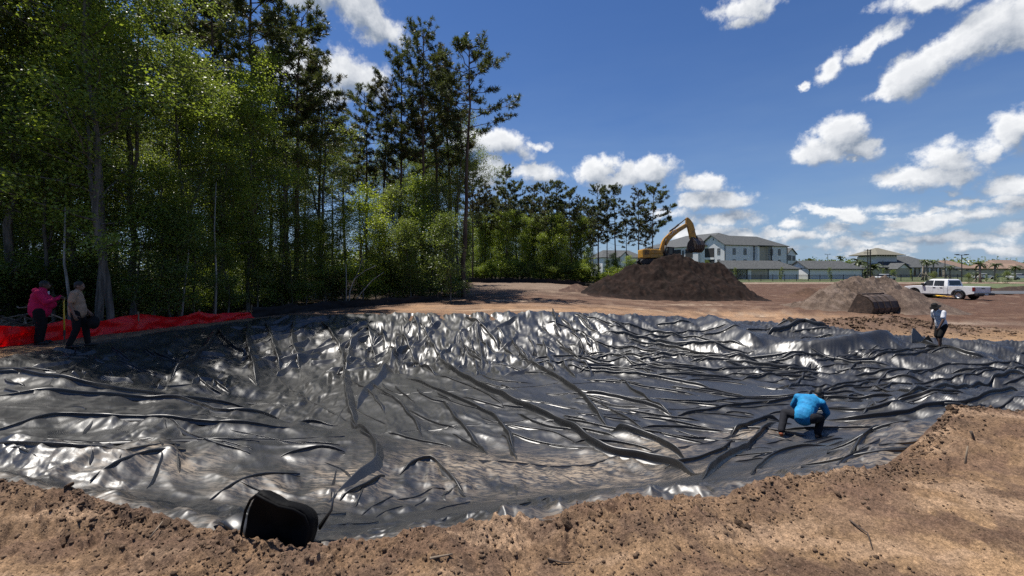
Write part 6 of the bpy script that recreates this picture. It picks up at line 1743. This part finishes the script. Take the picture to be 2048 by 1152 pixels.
pts = [(-.10, .24), (.10, .24), (.11, .12), (.07, .02), (0, -.05), (-.07, .02), (-.11, .12)]
bl = MB().prism(pts, -.008, .008, 'y', Matrix.Rotation(R(-40), 4, 'Z')); bl.build('blade', M_steel, sh, bevel=.004)
# ---- man in the tan shirt
x, y, _ = at(152, 694, 11.25)
J = dict(head=(.07, 0, 1.60), face=(1, -.12, -.12), neck=(.03, 0, 1.46), chest=(0, 0, 1.36), pelvis=(.03, 0, .95), front=(1, 0, 0), shL=(.0, .185, 1.41), shR=(.0, -.185, 1.41),
         elR=(-.06, -.25, 1.11), wrR=(.02, -.26, .86), elL=(.03, .26, 1.12), wrL=(.20, .22, .90),
         hipL=(.03, .10, .91), hipR=(.02, -.10, .91), knL=(.16, .11, .50), knR=(.03, -.11, .48), anL=(.20, .12, .09), anR=(-.10, -.12, .09), toeL=(.37, .14, .035), toeR=(.07, -.15, .035))
person('person in a tan short sleeved shirt and dark trousers standing beside the liner', (x, y, lz(x, y)), R(34), J, M_skin_m, M_tanshirt, M_black, M_blackshoe, 1.08, .02, 'short', shirt_len=.14)
bg = thing('bag', 'dark rounded bag hanging from the hand of the person in the tan shirt', 'bag', (x + .30, y + .16, lz(x, y) + .62))
fuse(MB().ell((0, 0, 0), (.15, .11, .17)).ell((.02, 0, .08), (.11, .08, .10)), 'pouch', .012, M_black, bg, 3); MB().tube([(-.05, 0, .13), (-.03, 0, .22), (.02, 0, .24), (.06, 0, .14)], .010, 7).build('strap', M_black, bg)
# ---- man in the bucket hat
def bucket_hat(root, H, hf):
    m = MB(); Mx = Matrix.Translation(H + hf @ V3((-.01, 0, .035))) @ hf.to_4x4()
    m.lathe([(.01, .105), (.072, .10), (.092, .07), (.100, .01), (.165, -.035), (.168, -.042), (.100, -.005), (.01, 0)], Mx, 22); m.build('bucket_hat', M_black, root, True)
x, y, _ = at(1881, 698, 15.6)
J = dict(head=(.19, .0, 1.53), face=(1, .0, -.5), neck=(.11, 0, 1.41), chest=(.06, 0, 1.30), pelvis=(-.03, 0, .90), front=(.97, 0, -.2), shL=(.07, .185, 1.35), shR=(.07, -.185, 1.35),
         elR=(.00, -.27, 1.06), wrR=(.08, -.26, .82), elL=(.16, .27, 1.08), wrL=(.27, .25, .83),
         hipL=(-.04, .10, .86), hipR=(-.04, -.10, .86), knL=(.12, .11, .47), knR=(.03, -.11, .46), anL=(.12, .11, .09), anR=(-.16, -.12, .09), toeL=(.29, .13, .035), toeR=(.0, -.14, .035))
person('person in white shirt, black shorts and bucket hat stooping on the liner', (x, y, lz(x, y)), R(178), J, M_skin_d, M_whiteshirt, M_black, M_blackshoe, .98, 0, 'short', 'short', hat=bucket_hat, hair=True, shirt_len=.12)
# ---- man in blue crouching on the sheet, back to us
def ball_cap(root, H, hf):
    m = MB(); Mx = Matrix.Translation(H + hf @ V3((-.012, 0, .02))) @ hf.to_4x4()
    m.lathe([(.01, .105), (.055, .095), (.085, .06), (.095, .01), (.094, -.01), (.01, -.01)], Mx, 20)
    m.loft([[Mx @ V3((.06, -.07, .0)), Mx @ V3((.06, .07, .0)), Mx @ V3((.06, .07, .012)), Mx @ V3((.06, -.07, .012))], [Mx @ V3((.19, -.05, -.025)), Mx @ V3((.19, .05, -.025)), Mx @ V3((.19, .05, -.013)), Mx @ V3((.19, -.05, -.013))]])
    m.build('cap', M_cap, root, True)
x, y = hit(1600, 855)
y = 8.75; x = XY(1612, y)
J = dict(head=(.50, -.19, .85), face=(.75, -.25, -.75), neck=(.41, -.11, .77), chest=(.32, -.04, .72), pelvis=(-.02, .04, .44), front=(.5, 0, -.80), shL=(.35, .18, .73), shR=(.33, -.25, .69),
         elR=(.42, -.34, .48), wrR=(.55, -.22, .24), elL=(.42, .28, .52), wrL=(.58, .10, .26),
         hipL=(-.06, .12, .44), hipR=(-.06, -.10, .43), knL=(.06, .40, .42), knR=(.26, -.24, .40), anL=(-.28, .42, .10), anR=(.08, -.20, .09), toeL=(-.14, .46, .03), toeR=(.24, -.24, .035))
person('person in a bright blue shirt crouching on the liner with back turned', (x, y, lz(x, y) - .02), R(50), J, M_skin_m, M_blue, M_navy, M_brownboot, 1.16, .02, 'long', hat=ball_cap, hair=True, shoe2=M_orange, shirt_len=.06).scale = (.94, .94, .94)

# ================================================================== SMALL THINGS ON THE GROUND
# ---- bundle of spare sheet standing at the near edge
M_bundle = material('matt_black_plastic', (.004, .004, .0045), .7, .2, 4, spec=.12, bump=.25, bscale=7)
def build_bundle():
    x, y = XY(583, 3.05), 3.05; z = lz(x, y) + .03
    t = thing('plastic_bundle', 'bulky fold of black plastic standing open at the near edge of the liner', 'plastic bundle', (x, y, z))
    # an open drooping loop of sheet: outer wall, hollow behind
    ring = []; n = 40
    outl = [(-.235, -.06), (-.235, .10), (-.225, .215), (-.185, .285), (-.14, .345), (-.09, .335), (.0, .29), (.09, .265), (.165, .225), (.212, .17), (.222, .08), (.20, .0), (.15, -.05), (.0, -.09), (-.15, -.09)]
    P = np.array(outl); P = np.concatenate([P, P[:1]]); 
    for _ in range(2):
        Q_ = [];
        for i in range(len(P) - 1): Q_ += [P[i] * .75 + P[i + 1] * .25, P[i] * .25 + P[i + 1] * .75]
        P = np.array(Q_ + [Q_[0]])
    P = P[:-1]; k = len(P)
    rings = []
    for (dy, sc, lift) in ((-.13, .45, -.02), (-.155, .86, .0), (-.165, 1.0, .0), (-.13, 1.04, .0), (-.06, .98, -.02), (.02, .84, -.05), (.10, .60, -.09), (.16, .25, -.12)):
        rings.append([1.12 * Vector((p[0] * sc * .86, dy + .02 * math.sin(3 * math.atan2(p[1] - .08, p[0])), max(-.1, .06 + (p[1] - .06) * sc + lift))) for p in P])
    fuse(MB().loft(rings, cap=True), 'folded_sheet', .012, M_bundle, t, 4)
    MB().tube([Vector(v) * 1.03 + Vector((0, -.02, 0)) for v in rings[2][::4] + rings[2][:1]], .010, 6).build('rim', M_bundle, t, True)
    # tucked tails
    for (a, b, c, w) in (((-.22, -.05, .0), (-.42, .02, .10), (-.62, .12, .02), .10), ((.2, .0, .05), (.27, .03, .16), (.29, .05, .30), .035)):
        MB().tube([a, b, c], [w, w * .8, w * .2], 8, squash=.35).build('tail', M_liner, t, True)
build_bundle()
# ---- upright flap of sheet by the man in the hat
x, y = hit(1836, 688); z = lz(x, y)
fl = thing('plastic_flap', 'stiff corner of black sheet sticking up left of the person in the bucket hat', 'plastic flap', (x, y, z))
MB().prism([(-.32, -.05), (.50, -.08), (.30, .16), (.14, .42), (.02, .56), (-.06, .52), (-.18, .30)], -.02, .0, 'y', Matrix.Rotation(R(-22), 4, 'X') @ Matrix.Rotation(R(8), 4, 'Z')).build('corner', M_liner, fl, bevel=.01)
MB().prism([(.10, .0), (.62, -.06), (.40, .14), (.16, .40)], .03, .06, 'y', Matrix.Rotation(R(30), 4, 'X') @ Matrix.Rotation(R(-35), 4, 'Z')).build('fold', M_liner, fl, bevel=.01)
# ---- loose clods: the larger ones one by one, the crumbs as stuff
M_clod = material('clod_soil', (.105, .068, .046), .95, .4, 9, bump=.9, bscale=30, spec=.15, c2=(.19, .128, .085))
def clod_mesh(seed, sub=2):
    rs = np.random.RandomState(seed); bm = bmesh.new(); bmesh.ops.create_icosphere(bm, subdivisions=sub, radius=1)
    sc = rs.uniform(.6, 1.15, 3); sc[2] *= .75
    for v in bm.verts:
        p = np.array(v.co); k = 1 + .30 * float(gn(np.array([p[0] * 1.3 + seed * 7]), np.array([p[1] * 1.3 + p[2] * 1.7]))[0]) + .18 * float(gn(np.array([p[0] * 3 + seed]), np.array([p[2] * 3 - p[1] * 2]))[0])
        v.co = Vector(p * sc * k)
    me = bpy.data.meshes.new('dirt_clod'); bm.to_mesh(me); bm.free(); me.materials.append(M_clod); return me
CL = [clod_mesh(i) for i in range(7)]
rs = np.random.RandomState(77)
NP = np.array(NEAR); segL = np.hypot(*(NP[1:] - NP[:-1]).T); cum = np.concatenate([[0], np.cumsum(segL)])
def along(u):
    d = u * cum[-1]; i = min(np.searchsorted(cum, d) - 1, len(segL) - 1); i = max(i, 0); t = (d - cum[i]) / segL[i]; return NP[i] * (1 - t) + NP[i + 1] * t
k = 0
while k < 60:
    p = along(rs.uniform(.10, .86)); off = rs.exponential(.40) + .03
    x, y = p[0] * (1 - off / np.hypot(*p)), p[1] * (1 - off / np.hypot(*p))
    if y < 1.5: continue
    s = min(.045, .009 + rs.exponential(.009))
    o = bpy.data.objects.new('dirt_clod', CL[rs.randint(7)]); COL.objects.link(o); o.location = (x, y, gz(x, y) + s * .25); o.scale = (s, s, s); o.rotation_euler = rs.uniform(0, 6, 3)
    tag(o, 'dark crumbly clod of earth lying loose on the near bank', 'dirt clod', 'loose clods on the near bank'); k += 1
def crumbs(name, n, fn, smin, smean, mat_):
    base_v = []; bm = bmesh.new(); bmesh.ops.create_icosphere(bm, subdivisions=1, radius=1); bv = np.array([v.co[:] for v in bm.verts]); bf = np.array([[v.index for v in f.verts] for f in bm.faces]); bm.free()
    xy = np.array([fn() for _ in range(n)]); s = np.minimum(smin + rs.exponential(smean, n), smin + smean * 4)
    z = ground_z(xy[:, 0], xy[:, 1])
    k = 1 + rs.uniform(-.35, .3, (n, len(bv), 1))
    ang = rs.uniform(0, 6.28, n); c, si = np.cos(ang), np.sin(ang)
    v = bv[None] * k * rs.uniform(.6, 1.3, (n, 1, 3)) * s[:, None, None]; v[:, :, 2] *= .7
    vx = v[:, :, 0] * c[:, None] - v[:, :, 1] * si[:, None]; vy = v[:, :, 0] * si[:, None] + v[:, :, 1] * c[:, None]
    V = np.stack([vx + xy[:, :1], vy + xy[:, 1:], v[:, :, 2] + z[:, None] + s[:, None] * .2], -1).reshape(-1, 3)
    Q = (bf[None] + np.arange(n)[:, None, None] * len(bv)).reshape(-1, 3)
    return tag(link(name, mesh_np(name, V, Q), mat_), kind='stuff')
def near_pt():
    while True:
        p = along(rs.uniform(.08, .9)); off = abs(rs.normal(0, .38)) + .01
        q = p * (1 - off / np.hypot(*p))
        if q[1] > 1.3: return q
def any_pt():
    while True:
        y = 1.6 + 3.2 * rs.rand() ** 1.2; q = np.array([rs.uniform(-1.35, 1.35) * y, y])
        if not in_poly(q[:1], q[1:], POLY)[0] and fbm(q[:1] * .9 + 40, q[1:] * .9, 3)[0] > rs.normal(0, .25): return q
crumbs('soil_crumbs', 9000, near_pt, .002, .0045, M_clod)
crumbs('soil_grit', 6000, any_pt, .0025, .0035, M_clod)
def bank_pt():
    while True:
        q = np.array([rs.normal(16.8, 2.6), rs.normal(19.6, .9)])
        if not in_poly(q[:1], q[1:], POLY)[0]: return q
crumbs('bank_clods', 2600, bank_pt, .010, .019, M_clod)
# ---- sticks
M_stick = material('dry_wood', (.26, .20, .14), .9, .35, 12, wood=True); M_stick_d = material('dark_wood', (.07, .05, .038), .9, .35, 12, wood=True)
def stick(pts, r, label, mat_, name='stick'):
    P = [V3(p) for p in pts]; o = P[0].copy(); n = len(P)
    b = MB().tube([p - o for p in P], [r * (1 - .5 * i / (n - 1)) for i in range(n)], 7).build(name, mat_, None, True); b.location = o
    return tag(b, label, 'stick')
def gpt(px, py, Y, dz=0.0): x_ = XY(px, Y); return (x_, Y, gz(x_, Y) + dz)
a = gpt(1930, 925, 3.9); stick([(a[0], a[1], a[2] - .08), (a[0] + .01, a[1], a[2] + .07), (a[0] + .015, a[1] - .01, a[2] + .17)], .011, 'pale stub of a stick poking up from the near right bank', M_stick)
a = gpt(1948, 880, 4.3); stick([(a[0] - .03, a[1], a[2] + .10), (a[0], a[1], a[2] + .02), (a[0] + .01, a[1] - .02, a[2] - .08)], .013, 'dark bent stick leaning on the slope of the near right bank', M_stick_d)
a = gpt(1095, 1095, 2.75, .01); b = gpt(1125, 1102, 2.72, .012); c = gpt(1150, 1100, 2.7, .01); stick([a, b, c], .006, 'thin reddish twig lying on the bare dirt near the middle', M_stick_d)
a = gpt(860, 1115, 2.55, .015); b = gpt(905, 1100, 2.62, .02); stick([a, b], .008, 'short grey twig on the near bank below the liner edge', M_stick)
a = gpt(300, 1058, 2.9, .02); b = gpt(325, 1040, 3.0, .06); stick([a, b], .006, 'thin pale twig slanting up from the near left bank', M_stick)
a = gpt(1700, 1040, 3.0, .01); b = gpt(1735, 1062, 2.85, .02); c = gpt(1745, 1085, 2.75, .01); stick([a, b, c], .006, 'thin curved dark twig on the dirt below the right bank', M_stick_d)
# ---- brush pile behind the two men
t = thing('brush_pile', 'heap of broken grey branches behind the person in pink', 'brush pile', (XY(10, 13.2), 13.2, gz(XY(10, 13.2), 13.2)))
for i in range(70):
    az = rs.uniform(0, 6.28); L = rs.uniform(.5, 1.8); c = rs.normal(0, .6, 3) * [1, .6, 0]; c[2] = abs(rs.normal(0, .35)) + .08; d = np.array([math.cos(az), math.sin(az) * .6, rs.normal(0, .25)]) * L / 2
    MB().tube([c - d, c + rs.normal(0, .06, 3), c + d], [.028, .022, .010], 5).build('branch', M_stick if i % 3 else M_stick_d, t, True)
# ---- bare fallen saplings at the wood's edge
def bare(px, Y, spec, label):
    x_ = XY(px, Y); t = thing('bare_sapling', label, 'bare tree', (x_, Y, gz(x_, Y)))
    for pts, r in spec: MB().tube([V3((a, b * .3, c)) for a, b, c in pts], [r * (1 - .7 * i / (len(pts) - 1)) for i in range(len(pts))], 6).build('stem', M_stick_g, t, True)
M_stick_g = bark('pale_bark', (.26, .25, .23), (.42, .40, .37))
bare(698, 26.5, [([(0, 0, -.1), (.05, 0, .9), (.35, 0, 1.7), (1.0, 0, 2.2), (1.7, 0, 2.5)], .05), ([(.35, 0, 1.7), (.6, .2, 2.2), (.8, .2, 3.0)], .025)], 'pale bare sapling arching to the right at the edge of the wood')
bare(706, 26.8, [([(-.1, 0, -.1), (.5, 0, .8), (1.2, 0, 1.6), (1.9, 0, 2.1)], .045)], 'second pale bare stem leaning right under the arching one')
bare(692, 26.4, [([(0, 0, -.1), (.02, 0, 1.4), (.0, 0, 2.6)], .05)], 'straight pale bare stem left of the arching sapling')
bare(430, 18.6, [([(0, 0, -.1), (.05, 0, 2.0), (-.03, 0, 4.0), (.05, 0, 6.0)], .055)], 'thin straight pale stem above the right end of the red fence')
bare(362, 17.2, [([(0, 0, -.1), (.12, 0, 1.3), (.3, 0, 2.8), (.25, 0, 4.6)], .05)], 'thin pale stem leaning right in the middle of the red fence')
bare(140, 15.2, [([(0, 0, -.1), (-.02, 0, 1.2), (-.20, 0, 2.4), (-.16, 0, 4.4)], .07)], 'crooked pale stem behind the person in tan')
